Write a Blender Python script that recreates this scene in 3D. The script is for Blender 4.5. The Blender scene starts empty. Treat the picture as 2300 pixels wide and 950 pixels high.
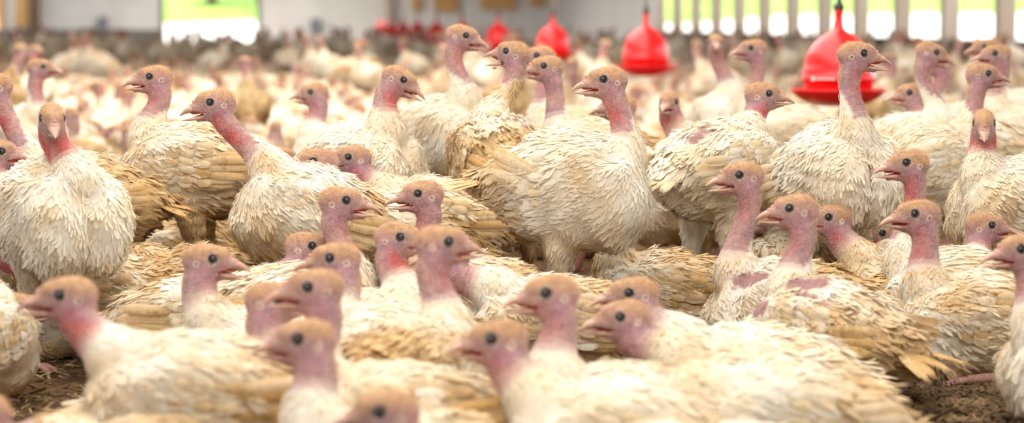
import bpy, math, random
import numpy as np
from mathutils import Vector, Matrix

S = bpy.context.scene
COL = S.collection
PI = math.pi

# ------------------------------------------------------------------ camera
F = 5430.0                      # focal length in pixels of a 2300 px wide frame
HZ = 45.0                       # row of the horizon
CAMZ = 0.74                     # a photographer crouching among the birds
YAW = math.atan((1150 - 645) / F)
PITCH = math.atan((475 - HZ) / F)
cam_d = bpy.data.cameras.new('camera')
cam = bpy.data.objects.new('camera', cam_d)
COL.objects.link(cam)
cam.location = (0, 0, CAMZ)
cam.rotation_euler = (PI / 2 - PITCH, 0, -YAW)
cam_d.sensor_width = 36
cam_d.lens = F * 36 / 2300
cam_d.clip_start = 0.05
cam_d.clip_end = 900
cam_d.dof.use_dof = True
cam_d.dof.focus_distance = F / 990.0
cam_d.dof.aperture_fstop = 3.1
S.camera = cam

CF = np.array([math.sin(YAW) * math.cos(PITCH), math.cos(YAW) * math.cos(PITCH), -math.sin(PITCH)])
CR = np.array([math.cos(YAW), -math.sin(YAW), 0.0])
CU = np.cross(CR, CF)
CAM = np.array([0, 0, CAMZ])


def ray_at(px, py, depth):
    """Point seen at a pixel, at a depth along the view axis."""
    return CAM + depth * (CF + CR * ((px - 1150) / F) - CU * ((py - 475) / F))


def floor_at(px, s):
    """Floor point in the column px where one metre measures s pixels."""
    d = F / s
    p = ray_at(px, 475, d)
    # slide along the camera's up axis to z = 0
    t = p[2] / CU[2]
    q = p - CU * t
    return np.array([q[0], q[1], 0.0])


# ------------------------------------------------------------------ world, sun, exposure
W = bpy.data.worlds.new('sky')
S.world = W
W.use_nodes = True
bg = W.node_tree.nodes['Background']
bg.inputs[0].default_value = (0.86, 0.93, 1.0, 1)
bg.inputs[1].default_value = 2.2

sun_d = bpy.data.lights.new('sun', 'SUN')
sun_d.energy = 9.0
sun_d.angle = 0.02
sun_d.color = (1, 0.95, 0.86)
sun = bpy.data.objects.new('sun', sun_d)
COL.objects.link(sun)
sun.rotation_euler = (math.radians(28), math.radians(-18), 0)


def area(name, loc, rot, sx, sy, power, color):
    l = bpy.data.lights.new(name, 'AREA')
    l.shape = 'RECTANGLE'
    l.size = sx
    l.size_y = sy
    l.energy = power
    l.color = color
    o = bpy.data.objects.new(name, l)
    COL.objects.link(o)
    o.location = loc
    o.rotation_euler = rot
    return o


# daylight coming in through the open curtain sides beside the camera
area('daylight_left', (-8.9, 27, 1.6), (0, -PI / 2, 0), 2.0, 74, 700, (1, 0.98, 0.95))
area('daylight_right', (8.4, 6, 1.6), (0, PI / 2, 0), 2.0, 38, 600, (1, 0.98, 0.95))
area('overhead_fill', (0, 11, 3.3), (0, 0, 0), 4.5, 24, 1350, (1, 0.965, 0.91))  # added fill light above the birds; the ceiling has no skylight

area('overhead_fill_end', (-1, 62, 3.3), (0, 0, 0), 6.0, 20, 1900, (1, 0.965, 0.91))  # added fill to brighten the end wall, no opening above it

S.view_settings.view_transform = 'Standard'
S.view_settings.look = 'None'
S.view_settings.gamma = 1
S.view_settings.use_curve_mapping = False
S.view_settings.exposure = 0.08
S.cycles.max_bounces = 5
S.cycles.diffuse_bounces = 3
S.cycles.glossy_bounces = 2
S.cycles.transmission_bounces = 2
S.cycles.use_denoising = True
S.cycles.caustics_reflective = False
S.cycles.caustics_refractive = False
S.cycles.sample_clamp_indirect = 6
if hasattr(S.cycles, 'debug_use_compact_bvh'):
    S.cycles.debug_use_compact_bvh = True

rng = np.random.default_rng(11)
random.seed(4)


# ------------------------------------------------------------------ materials
def new_mat(name):
    m = bpy.data.materials.new(name)
    m.use_nodes = True
    return m, m.node_tree, m.node_tree.nodes['Principled BSDF']


def ramp(nt, stops):
    r = nt.nodes.new('ShaderNodeValToRGB')
    e = r.color_ramp.elements
    e[0].position, e[0].color = stops[0][0], (*stops[0][1], 1)
    e[1].position, e[1].color = stops[-1][0], (*stops[-1][1], 1)
    for p, c in stops[1:-1]:
        k = e.new(p)
        k.color = (*c, 1)
    return r


def noise(nt, vec, scale, detail=3, rough=0.55):
    n = nt.nodes.new('ShaderNodeTexNoise')
    n.inputs['Scale'].default_value = scale
    n.inputs['Detail'].default_value = detail
    n.inputs['Roughness'].default_value = rough
    if vec is not None:
        nt.links.new(vec, n.inputs['Vector'])
    return n


def simple(name, stops, scale=6, rough=0.7, bump=0.0, stretch=None, obj=True, spec=0.4):
    m, nt, b = new_mat(name)
    tc = nt.nodes.new('ShaderNodeTexCoord')
    v = tc.outputs['Object']
    if stretch:
        mp = nt.nodes.new('ShaderNodeMapping')
        mp.inputs['Scale'].default_value = stretch
        nt.links.new(v, mp.inputs['Vector'])
        v = mp.outputs[0]
    n = noise(nt, v, scale, 4)
    r = ramp(nt, stops)
    nt.links.new(n.outputs['Fac'], r.inputs[0])
    nt.links.new(r.outputs[0], b.inputs['Base Color'])
    b.inputs['Roughness'].default_value = rough
    b.inputs['Specular IOR Level'].default_value = spec
    if bump:
        bp = nt.nodes.new('ShaderNodeBump')
        bp.inputs['Strength'].default_value = bump
        bp.inputs['Distance'].default_value = 0.02
        nt.links.new(n.outputs['Fac'], bp.inputs['Height'])
        nt.links.new(bp.outputs[0], b.inputs['Normal'])
    return m


def bird_material():
    """Plumage and bare skin in one: vertex colour gives the hue, alpha says how dirty, 'skin' says how bare."""
    m, nt, b = new_mat('turkey_plumage_and_skin')
    L = nt.links.new
    N = nt.nodes.new
    col = N('ShaderNodeVertexColor'); col.layer_name = 'Col'
    sk = N('ShaderNodeAttribute'); sk.attribute_name = 'skin'
    tc = N('ShaderNodeTexCoord')
    oi = N('ShaderNodeObjectInfo')
    mul = N('ShaderNodeMath'); mul.operation = 'MULTIPLY'; mul.inputs[1].default_value = 37.0
    L(oi.outputs['Random'], mul.inputs[0])
    add = N('ShaderNodeVectorMath'); add.operation = 'ADD'
    L(tc.outputs['Object'], add.inputs[0]); L(mul.outputs[0], add.inputs[1])
    v = add.outputs[0]
    # ochre soiling in soft patches
    n1 = noise(nt, v, 9, 5, 0.65)
    n1.inputs['Distortion'].default_value = 0.6
    ma = N('ShaderNodeMath'); ma.operation = 'ADD'
    L(n1.outputs['Fac'], ma.inputs[0]); L(col.outputs['Alpha'], ma.inputs[1])
    mr = N('ShaderNodeMapRange'); mr.inputs[1].default_value = 0.76; mr.inputs[2].default_value = 1.16
    L(ma.outputs[0], mr.inputs[0])
    mx = N('ShaderNodeMixRGB'); mx.blend_type = 'MULTIPLY'
    mx.inputs[2].default_value = (0.81, 0.64, 0.42, 1)
    L(mr.outputs[0], mx.inputs[0]); L(col.outputs['Color'], mx.inputs[1])
    # small dark droppings
    n2 = noise(nt, v, 42, 4, 0.6)
    mb = N('ShaderNodeMath'); mb.operation = 'MULTIPLY_ADD'; mb.inputs[1].default_value = 0.35
    L(col.outputs['Alpha'], mb.inputs[0]); L(n2.outputs['Fac'], mb.inputs[2])
    mr2 = N('ShaderNodeMapRange'); mr2.inputs[1].default_value = 0.74; mr2.inputs[2].default_value = 0.92; mr2.inputs[4].default_value = 0.6
    L(mb.outputs[0], mr2.inputs[0])
    mx2 = N('ShaderNodeMixRGB'); mx2.inputs[2].default_value = (0.26, 0.15, 0.06, 1)
    L(mr2.outputs[0], mx2.inputs[0]); L(mx.outputs[0], mx2.inputs[1])
    # fine barb texture of the down
    n5 = noise(nt, v, 210, 2, 0.6)
    r5 = ramp(nt, [(0.35, (0.90, 0.87, 0.83)), (0.62, (1.05, 1.05, 1.05))])
    L(n5.outputs['Fac'], r5.inputs[0])
    mx5 = N('ShaderNodeMixRGB'); mx5.blend_type = 'MULTIPLY'; mx5.inputs[0].default_value = 1
    L(mx2.outputs[0], mx5.inputs[1]); L(r5.outputs[0], mx5.inputs[2])
    mx2 = mx5
    # skin: papillae
    vo = N('ShaderNodeTexVoronoi'); vo.inputs['Scale'].default_value = 360
    L(tc.outputs['Object'], vo.inputs['Vector'])
    n3 = noise(nt, v, 75, 4, 0.6)
    rs = ramp(nt, [(0.0, (1.12, 1.1, 1.06)), (0.6, (0.92, 0.88, 0.88)), (1.0, (0.62, 0.52, 0.54))])
    L(vo.outputs['Distance'], rs.inputs[0])
    rn = ramp(nt, [(0.3, (0.80, 0.74, 0.78)), (0.7, (1.14, 1.13, 1.10))])
    L(n3.outputs['Fac'], rn.inputs[0])
    m3 = N('ShaderNodeMixRGB'); m3.blend_type = 'MULTIPLY'; m3.inputs[0].default_value = 1
    L(col.outputs['Color'], m3.inputs[1]); L(rs.outputs[0], m3.inputs[2])
    m4 = N('ShaderNodeMixRGB'); m4.blend_type = 'MULTIPLY'; m4.inputs[0].default_value = 1
    L(m3.outputs[0], m4.inputs[1]); L(rn.outputs[0], m4.inputs[2])
    fin = N('ShaderNodeMixRGB')
    L(sk.outputs['Fac'], fin.inputs[0]); L(mx2.outputs[0], fin.inputs[1]); L(m4.outputs[0], fin.inputs[2])
    L(fin.outputs[0], b.inputs['Base Color'])
    b.inputs['Roughness'].default_value = 0.75
    b.inputs['Specular IOR Level'].default_value = 0.18
    bp = N('ShaderNodeBump'); bp.inputs['Strength'].default_value = 0.55; bp.inputs['Distance'].default_value = 0.0015
    hm = N('ShaderNodeMath'); hm.operation = 'MULTIPLY'
    L(vo.outputs['Distance'], hm.inputs[0]); L(sk.outputs['Fac'], hm.inputs[1])
    L(hm.outputs[0], bp.inputs['Height']); bp.invert = True
    L(bp.outputs[0], b.inputs['Normal'])
    tr = N('ShaderNodeBsdfTranslucent')
    L(fin.outputs[0], tr.inputs['Color'])
    ms = N('ShaderNodeMixShader'); ms.inputs[0].default_value = 0.3
    L(b.outputs[0], ms.inputs[1]); L(tr.outputs[0], ms.inputs[2])
    L(ms.outputs[0], nt.nodes['Material Output'].inputs['Surface'])
    return m


def flat_bird_material():
    m, nt, b = new_mat('turkey_far')
    L = nt.links.new
    N = nt.nodes.new
    col = N('ShaderNodeVertexColor'); col.layer_name = 'Col'
    tc = N('ShaderNodeTexCoord')
    n1 = noise(nt, tc.outputs['Object'], 7, 3, 0.6)
    mr = N('ShaderNodeMapRange'); mr.inputs[1].default_value = 0.3; mr.inputs[2].default_value = 0.62
    L(n1.outputs['Fac'], mr.inputs[0])
    mx = N('ShaderNodeMixRGB'); mx.blend_type = 'MULTIPLY'
    mx.inputs[2].default_value = (0.62, 0.47, 0.32, 1)
    L(mr.outputs[0], mx.inputs[0]); L(col.outputs['Color'], mx.inputs[1])
    L(mx.outputs[0], b.inputs['Base Color'])
    b.inputs['Roughness'].default_value = 0.85
    b.inputs['Specular IOR Level'].default_value = 0.1
    return m


MB = bird_material()
MFAR = flat_bird_material()

m, nt, b = new_mat('eye_black'); MEYE = m
b.inputs['Base Color'].default_value = (0.012, 0.014, 0.02, 1)
b.inputs['Roughness'].default_value = 0.06
b.inputs['Specular IOR Level'].default_value = 0.8
MBEAK = simple('beak_horn', [(0.3, (0.40, 0.21, 0.16)), (0.7, (0.55, 0.34, 0.26))], 60, 0.45, 0.1)
MMOUTH = simple('mouth_lining', [(0.3, (0.42, 0.07, 0.07)), (0.7, (0.55, 0.14, 0.13))], 80, 0.4)
MSNOOD = simple('snood_skin', [(0.3, (0.48, 0.20, 0.15)), (0.7, (0.60, 0.33, 0.25))], 120, 0.5, 0.2)

m, nt, b = new_mat('red_plastic'); MRED = m
tc = nt.nodes.new('ShaderNodeTexCoord')
n = noise(nt, tc.outputs['Object'], 5, 3)
r = ramp(nt, [(0.3, (0.66, 0.004, 0.006)), (0.7, (0.80, 0.012, 0.014))])
nt.links.new(n.outputs['Fac'], r.inputs[0]); nt.links.new(r.outputs[0], b.inputs['Base Color'])
b.inputs['Roughness'].default_value = 0.28
MBLACK = simple('black_fitting', [(0.3, (0.02, 0.02, 0.02)), (0.7, (0.05, 0.045, 0.04))], 30, 0.5)
MPALE = simple('pale_marks', [(0.3, (0.8, 0.72, 0.72)), (0.7, (0.9, 0.84, 0.84))], 30, 0.5)
MROPE = simple('hanging_pipe', [(0.3, (0.20, 0.13, 0.07)), (0.7, (0.32, 0.24, 0.15))], 30, 0.6)
MWOOD = simple('barn_timber', [(0.3, (0.50, 0.38, 0.29)), (0.7, (0.66, 0.53, 0.42))], 3, 0.75, 0.1, (1, 1, 0.15))
MDARKW = simple('dark_timber', [(0.3, (0.13, 0.085, 0.05)), (0.7, (0.24, 0.16, 0.10))], 3, 0.8, 0.1, (1, 1, 0.2))
MPLY = simple('orange_plywood', [(0.3, (0.62, 0.33, 0.11)), (0.7, (0.78, 0.46, 0.18))], 2, 0.6, 0.0, (1, 1, 0.2))
MWHITE = simple('white_liner', [(0.3, (0.78, 0.75, 0.71)), (0.7, (0.88, 0.85, 0.81))], 1.2, 0.55)
MCEIL = simple('ceiling_liner', [(0.3, (0.72, 0.70, 0.67)), (0.7, (0.82, 0.80, 0.77))], 0.8, 0.6)
MKICK = simple('kickboard_grey', [(0.3, (0.13, 0.12, 0.10)), (0.7, (0.22, 0.20, 0.17))], 2, 0.8)
MBOX = simple('grey_box', [(0.3, (0.15, 0.17, 0.20)), (0.7, (0.25, 0.27, 0.31))], 8, 0.5)
MGRAVEL = simple('gravel', [(0.3, (0.62, 0.58, 0.53)), (0.7, (0.85, 0.82, 0.77))], 6, 0.9)
MGRASS = simple('meadow_grass', [(0.30, (0.14, 0.27, 0.035)), (0.5, (0.25, 0.42, 0.06)), (0.72, (0.42, 0.55, 0.12))], 0.35, 0.9)
MLEAF = simple('tree_leaves', [(0.3, (0.07, 0.16, 0.02)), (0.7, (0.18, 0.32, 0.05))], 1.5, 0.8)
MBARK = simple('tree_bark', [(0.3, (0.08, 0.06, 0.04)), (0.7, (0.16, 0.12, 0.08))], 3, 0.9)

# litter: trampled shavings and droppings
m, nt, b = new_mat('litter'); MLITTER = m
tc = nt.nodes.new('ShaderNodeTexCoord')
n1 = noise(nt, tc.outputs['Object'], 26, 8, 0.7); n1.inputs['Distortion'].default_value = 1.2
n2 = noise(nt, tc.outputs['Object'], 3.2, 4)
r = ramp(nt, [(0.32, (0.022, 0.011, 0.005)), (0.5, (0.085, 0.045, 0.018)), (0.62, (0.19, 0.105, 0.042)), (0.8, (0.36, 0.23, 0.10))])
mm = nt.nodes.new('ShaderNodeMath'); mm.operation = 'MULTIPLY_ADD'; mm.inputs[1].default_value = 0.35; 
nt.links.new(n2.outputs['Fac'], mm.inputs[0]); 
sb = nt.nodes.new('ShaderNodeMath'); sb.operation = 'SUBTRACT'; sb.inputs[1].default_value = 0.17
nt.links.new(n1.outputs['Fac'], sb.inputs[0]); nt.links.new(sb.outputs[0], mm.inputs[2])
nt.links.new(mm.outputs[0], r.inputs[0]); nt.links.new(r.outputs[0], b.inputs['Base Color'])
bp = nt.nodes.new('ShaderNodeBump'); bp.inputs['Strength'].default_value = 0.9; bp.inputs['Distance'].default_value = 0.012
nt.links.new(n1.outputs['Fac'], bp.inputs['Height']); nt.links.new(bp.outputs[0], b.inputs['Normal'])
b.inputs['Roughness'].default_value = 0.95
b.inputs['Specular IOR Level'].default_value = 0.15
MSTRAW = simple('straw_bits', [(0.3, (0.035, 0.018, 0.007)), (0.52, (0.12, 0.068, 0.028)), (0.72, (0.36, 0.25, 0.12))], 9, 0.9)


# ------------------------------------------------------------------ mesh helpers
def link(o, parent=None):
    COL.objects.link(o)
    if parent is not None:
        o.parent = parent
    return o


def mesh_np(name, V, Q, mats, smooth=True, attrs=None, T=None, mi=None):
    """Mesh from numpy: V (n,3), Q (m,4) quads, T (k,3) triangles; attrs name -> ('c'|'f', values per vertex)."""
    me = bpy.data.meshes.new(name)
    Q = np.zeros((0, 4), int) if Q is None else np.asarray(Q)
    T = np.zeros((0, 3), int) if T is None else np.asarray(T)
    me.vertices.add(len(V))
    me.vertices.foreach_set('co', np.asarray(V, np.float32).ravel())
    loops = np.concatenate([Q.ravel(), T.ravel()]).astype(np.int32)
    me.loops.add(len(loops))
    me.loops.foreach_set('vertex_index', loops)
    nq, nt_ = len(Q), len(T)
    me.polygons.add(nq + nt_)
    st = np.concatenate([np.arange(nq) * 4, nq * 4 + np.arange(nt_) * 3]).astype(np.int32)
    tt = np.concatenate([np.full(nq, 4), np.full(nt_, 3)]).astype(np.int32)
    me.polygons.foreach_set('loop_start', st)
    me.polygons.foreach_set('loop_total', tt)
    me.polygons.foreach_set('use_smooth', np.full(nq + nt_, smooth))
    if mi is not None:
        me.polygons.foreach_set('material_index', np.asarray(mi, np.int32))
    for k, (ty, val) in (attrs or {}).items():
        if ty == 'c':
            a = me.color_attributes.new(k, 'BYTE_COLOR', 'POINT')
            a.data.foreach_set('color', np.clip(np.asarray(val, np.float32), 0, 1).ravel())
        else:
            a = me.attributes.new(k, 'FLOAT', 'POINT')
            a.data.foreach_set('value', np.asarray(val, np.float32).ravel())
    me.update(calc_edges=True)
    for mt in mats:
        me.materials.append(mt)
    return me


def obj(name, me, parent=None):
    return link(bpy.data.objects.new(name, me), parent)


class Geo:
    """Collects boxes, lathes and tubes into one mesh."""
    def __init__(self):
        self.v, self.q, self.t = [], [], []
        self.n = 0

    def add(self, V, Q=None, T=None):
        self.v.append(np.asarray(V, float))
        if Q is not None and len(Q):
            self.q.append(np.asarray(Q) + self.n)
        if T is not None and len(T):
            self.t.append(np.asarray(T) + self.n)
        self.n += len(V)
        return self

    def box(self, x0, x1, y0, y1, z0, z1):
        V = [(x, y, z) for x in (x0, x1) for y in (y0, y1) for z in (z0, z1)]
        Q = [(0, 1, 3, 2), (4, 6, 7, 5), (0, 4, 5, 1), (2, 3, 7, 6), (0, 2, 6, 4), (1, 5, 7, 3)]
        return self.add(V, Q)

    def lathe(self, prof, c=(0, 0, 0), n=40):
        a = np.arange(n) * 2 * PI / n
        V, Q = [], []
        for r, z in prof:
            V += [(c[0] + r * math.cos(t), c[1] + r * math.sin(t), c[2] + z) for t in a]
        for i in range(len(prof) - 1):
            for j in range(n):
                k = (j + 1) % n
                Q.append((i * n + j, i * n + k, (i + 1) * n + k, (i + 1) * n + j))
        return self.add(V, Q)

    def tube(self, pts, rad, n=8):
        P = np.asarray(pts, float)
        rad = np.broadcast_to(rad, (len(P),))
        V, Q = [], []
        T = np.gradient(P, axis=0)
        T /= np.linalg.norm(T, axis=1)[:, None] + 1e-9
        up = np.array([0, 0, 1.0]) if abs(T[0][2]) < 0.9 else np.array([1.0, 0, 0])
        for p, t, r in zip(P, T, rad):
            s = np.cross(up, t); s /= np.linalg.norm(s) + 1e-9
            u = np.cross(t, s)
            V += [p + r * (math.cos(a) * s + math.sin(a) * u) for a in np.arange(n) * 2 * PI / n]
        for i in range(len(P) - 1):
            for j in range(n):
                k = (j + 1) % n
                Q.append((i * n + j, i * n + k, (i + 1) * n + k, (i + 1) * n + j))
        return self.add(V, Q)

    def build(self, name, mat, parent=None, smooth=False):
        Q = np.concatenate(self.q) if self.q else None
        T = np.concatenate(self.t) if self.t else None
        me = mesh_np(name, np.concatenate(self.v), Q, [mat], smooth, None, T)
        return obj(name, me, parent)


def struct(o):
    o['kind'] = 'structure'
    return o


def tag(o, label, cat, group=None, kind=None):
    o['label'] = label
    o['category'] = cat
    if group:
        o['group'] = group
    if kind:
        o['kind'] = kind
    return o


def thing(name, label, cat, loc=(0, 0, 0), rz=0, group=None):
    o = bpy.data.objects.new(name, None)
    o.empty_display_size = 0.1
    COL.objects.link(o)
    o.location = loc
    o.rotation_euler = (0, 0, rz)
    return tag(o, label, cat, group)


# ------------------------------------------------------------------ the barn
XR, XL, YE = 8.55, -9.2, 75.0     # side walls and end wall, the barn runs along Y
STEP = 2.44
EAVE = 3.4

g = Geo()
V = [(-10, -6, 0), (9.3, -6, 0), (9.3, YE + 0.2, 0), (-10, YE + 0.2, 0)]
struct(Geo().add(V, [(0, 1, 2, 3)]).build('floor', MLITTER))
struct(Geo().box(-9.6, 9.0, -6, YE + .2, EAVE, EAVE + .1).build('ceiling', MCEIL))

# right wall: low board wall, post bays open to daylight, the last bays closed by white curtain
g = Geo()
g.box(XR, XR + 0.12, -6, 56.2, 0, 0.46)
g.box(XR - .03, XR + 0.16, -6, 56.2, 0.44, 0.50)
g.box(XR, XR + 0.12, -6, 56.2, 2.6, EAVE)
struct(g.build('wall_right', MDARKW))
struct(Geo().box(XR, XR + 0.1, 56.2, YE, 0, EAVE).build('wall_right_closed', MWHITE))
for n_ in range(-13, 12):
    y = (11.6 + n_) * STEP + 0.0
    o = Geo().box(XR - 0.11, XR + 0.11, y - 0.11, y + 0.11, 0, EAVE).build('wall_right_post', MWOOD)
    struct(o)
# left wall (beyond the frame, it closes the room)
g = Geo()
g.box(XL - 0.12, XL, -6, YE, 0, 0.46); g.box(XL - 0.12, XL, -6, YE, 2.6, EAVE)
struct(g.build('wall_left', MDARKW))
g = Geo(); g.box(-9.6, 9.0, -6.1, -6, 0, EAVE); struct(g.build('wall_back', MWHITE))


def xe(px, Y=YE):
    """World x seen in column px on a plane across the barn at Y."""
    k = (px - 645) / F
    a = math.atan((px - 1150) / F) + YAW
    return math.tan(a) * Y


def ze(py, Y=YE):
    return CAMZ - (py - HZ) * Y / F


# end wall with the open door
dx0, dx1 = xe(372), xe(578)
g = Geo()
x = XL
ribs = []
for a, b_ in ((XL, dx0), (dx1, XR)):
    g.box(a, b_, YE, YE + .1, 0, EAVE)
    k = a + .2
    while k < b_ - .1:
        g.box(k, k + .05, YE - .03, YE, 0, EAVE); k += .38
g.box(dx0, dx1, YE, YE + .1, 2.7, EAVE)
struct(g.build('wall_end', MWHITE))
g = Geo(); g.box(dx0 - .12, dx0, YE - .06, YE + .12, 0, 2.8); g.box(dx1, dx1 + .12, YE - .06, YE + .12, 0, 2.8); g.box(dx0, dx1, YE - .06, YE + .12, 2.68, 2.8)
struct(g.build('door_1', MKICK))
g = Geo(); g.box(XL, dx0 - .12, YE - .10, YE - .03, 0.0, ze(66)); 
struct(g.build('baseboard_end', MKICK))
# plywood panels and posts on the end wall
for (p0, p1, yb) in ((-3, 14, 62), (38, 70, 60), (925, 947, 24), (975, 1028, 26), (1080, 1158, 22), (1190, 1222, 14)):
    tag(Geo().box(xe(p0), xe(p1), YE - .14, YE - .06, ze(yb), 2.9).build('plywood_panel', MPLY),
        {-3: 'orange plywood panel on the end wall at the far left', 38: 'orange plywood panel on the end wall beside the dark brown post',
         925: 'narrow orange plywood panel right of the tan post on the end wall', 975: 'orange plywood panel above the small far drinkers',
         1080: 'wide orange plywood panel high on the end wall', 1190: 'orange plywood panel high on the end wall behind the third drinker'}[p0], 'panel')
for (p0, p1, mt, lb) in ((72, 90, MDARKW, 'dark brown timber post against the end wall far left'), (868, 882, MWOOD, 'tan timber post standing before the white end wall')):
    tag(Geo().box(xe(p0, YE - .3), xe(p1, YE - .3), YE - .34, YE - .1, 0, EAVE).build('timber_post', mt), lb, 'post')
for (p0, p1, y0, y1, lb) in ((224, 244, 38, 70, 'small grey box on the end wall left of the open door'), (698, 722, 42, 72, 'small grey box on the white end wall right of the open door')):
    o = Geo().box(xe(p0), xe(p1), YE - .22, YE - .04, ze(y1), ze(y0)).build('control_box', MBOX)
    tag(o, lb, 'box')

# outdoors: gravel yard, grass banks, trees
def grid(name, xs, ys, zf, mat):
    V = [(x, y, zf(x, y)) for y in ys for x in xs]
    nx = len(xs)
    Q = [(j * nx + i, j * nx + i + 1, (j + 1) * nx + i + 1, (j + 1) * nx + i) for j in range(len(ys) - 1) for i in range(nx - 1)]
    return struct(Geo().add(V, Q).build(name, mat, smooth=True))


def wob(x, y):
    return math.sin(x * .31 + 1.3) * .5 + math.sin(y * .23 + x * .11) * .5


grid('gravel_ground_right', [XR + .2, 14, 20, 26, 31], np.arange(-30, 220, 6), lambda x, y: max(0, (x - 14)) * 0.062 - .02, MGRAVEL)
grid('grass_ground_right', list(np.arange(31, 120, 5.)), np.arange(-30, 330, 6.), lambda x, y: 1.03 + (x - 31) * .11 + .25 * wob(x, y), MGRASS)
grid('gravel_ground_end', [-60, -20, 0, 15, 30], [YE + .2, 90, 110, 140], lambda x, y: (y - 75) * 0.0085 - .02, MGRAVEL)
grid('grass_ground_end', list(np.arange(-90, 31, 5.)), np.arange(140, 330, 6.), lambda x, y: .56 + (y - 140) * .10 + .3 * wob(x, y), MGRASS)


def blob(c, r, seed, n=18):
    """Lumpy closed foliage volume."""
    rs = np.random.default_rng(seed)
    ph = rs.uniform(0, 6.28, 12)
    V, Q = [], []
    for i in range(n + 1):
        th = PI * i / n
        for j in range(n * 2):
            p = PI * j / n
            d = np.array([math.sin(th) * math.cos(p), math.sin(th) * math.sin(p), math.cos(th)])
            k = 1 + .13 * math.sin(4 * d[0] + ph[0]) + .12 * math.sin(5 * d[1] + ph[1]) + .1 * math.sin(7 * d[2] + ph[2] + 3 * d[0]) + .07 * math.sin(13 * d[0] + 11 * d[1] + ph[3])
            V.append(np.asarray(c) + d * np.asarray(r) * k)
    m_ = n * 2
    for i in range(n):
        for j in range(m_):
            Q.append((i * m_ + j, i * m_ + (j + 1) % m_, (i + 1) * m_ + (j + 1) % m_, (i + 1) * m_ + j))
    return V, Q


def tree(x, y, z, h, lab):
    t = thing('tree', lab, 'tree', (x, y, z))
    Geo().tube([(0, 0, -.3), (0.05, 0, h * .3), (-.05, 0, h * .6)], [h * .045, h * .035, h * .02], 10).build('trunk', MBARK, t, True)
    g = Geo()
    for i in range(6):
        a = i * 1.05
        V, Q = blob((math.cos(a) * h * .16, math.sin(a) * h * .16, h * (.55 + .09 * (i % 3))), (h * .22, h * .22, h * .2), i + int(x * 7) % 50)
        g.add(V, Q)
    g.build('crown', MLEAF, t, True)


tree(xe(478, 150), 150, 1.4, 9, 'leafy tree standing behind the gravel seen through the open barn door')


# ------------------------------------------------------------------ red bell drinkers, one line down the barn
def drinker(k, label):
    y = 9.36 + 5.13 * k
    x = 2.16
    t = thing('bell_drinker', label, 'drinker', (x, y, 0), 0, 'red bell drinkers hanging in one line down the barn')
    n = 48 if k < 3 else 24
    Geo().lathe([(0.0, .405), (.06, .402), (.12, .415), (.165, .440), (.187, .462), (.192, .470), (.186, .470), (.160, .448), (.13, .438), (.10, .44)], n=n).build('drinking_trough', MRED, t, True)
    o = Geo().lathe([(.130, .438), (.133, .470), (.137, .500), (.144, .503), (.146, .512), (.144, .522), (.137, .530), (.1365, .552), (.133, .577), (.125, .604), (.112, .630), (.095, .652), (.074, .671), (.052, .685), (.034, .695), (.024, .703), (.019, .710), (.0165, .735), (.0150, .765), (.0185, .772), (.0185, .778), (.0, .779)], n=n).build('bell', MRED, t, True)
    Geo().lathe([(.0, .776), (.016, .777), (.020, .784), (.020, .800), (.012, .806), (.009, .83), (0, .832)], n=20).build('valve_fitting', MBLACK, t, True)
    Geo().tube([(0, 0, .82), (0, 0, 2.0), (0, 0, EAVE)], .007, 8).build('hanging_pipe', MROPE, t, True)
    if k == 0:
        # pale dot and dashes on the bell's lip
        g = Geo()
        rr = .1475
        def strip(a0, a1, z0, z1, m_=6):
            V, Q = [], []
            for i in range(m_ + 1):
                a = a0 + (a1 - a0) * i / m_
                for z in (z0, z1):
                    V.append((rr * math.cos(a), rr * math.sin(a), z))
            for i in range(m_):
                Q.append((2 * i, 2 * i + 2, 2 * i + 3, 2 * i + 1))
            g.add(V, Q)
        a = math.radians(212)
        strip(a, a + .11, .505, .520)
        for i in range(5):
            strip(a + .17 + i * .11, a + .25 + i * .11, .509, .516)
        g.build('pale_marks', MPALE, t, True)
    return t


names = ['large red bell drinker, nearest, behind the tall open-beaked turkey', 'second red bell drinker, partly behind a white turkey', 'third red bell drinker, behind the two heads looking left',
         'fourth red bell drinker, just right of the tall turkey head', 'fifth red bell drinker, hidden partly by the tall turkey head', 'sixth red bell drinker, just left of the tall turkey head',
         'seventh red bell drinker from the front of the line', 'eighth red bell drinker, small and blurred', 'ninth red bell drinker, a tiny red blur', 'last red bell drinker, a tiny red blur near the end wall']
for k in range(10):
    drinker(k, names[k])


# ------------------------------------------------------------------ turkeys: implicit body, then feathers laid on its surface
def rot(yaw=0, pitch=0, roll=0):
    """Columns are forward, left, up. pitch > 0 lifts the front."""
    cy, sy, cp, sp, cr, sr = math.cos(yaw), math.sin(yaw), math.cos(pitch), math.sin(pitch), math.cos(roll), math.sin(roll)
    Rz = np.array([[cy, -sy, 0], [sy, cy, 0], [0, 0, 1]])
    Ry = np.array([[cp, 0, -sp], [0, 1, 0], [sp, 0, cp]])
    Rx = np.array([[1, 0, 0], [0, cr, -sr], [0, sr, cr]])
    return Rz @ Ry @ Rx


def norm(v):
    return v / (np.linalg.norm(v, axis=-1, keepdims=True) + 1e-12)


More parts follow.
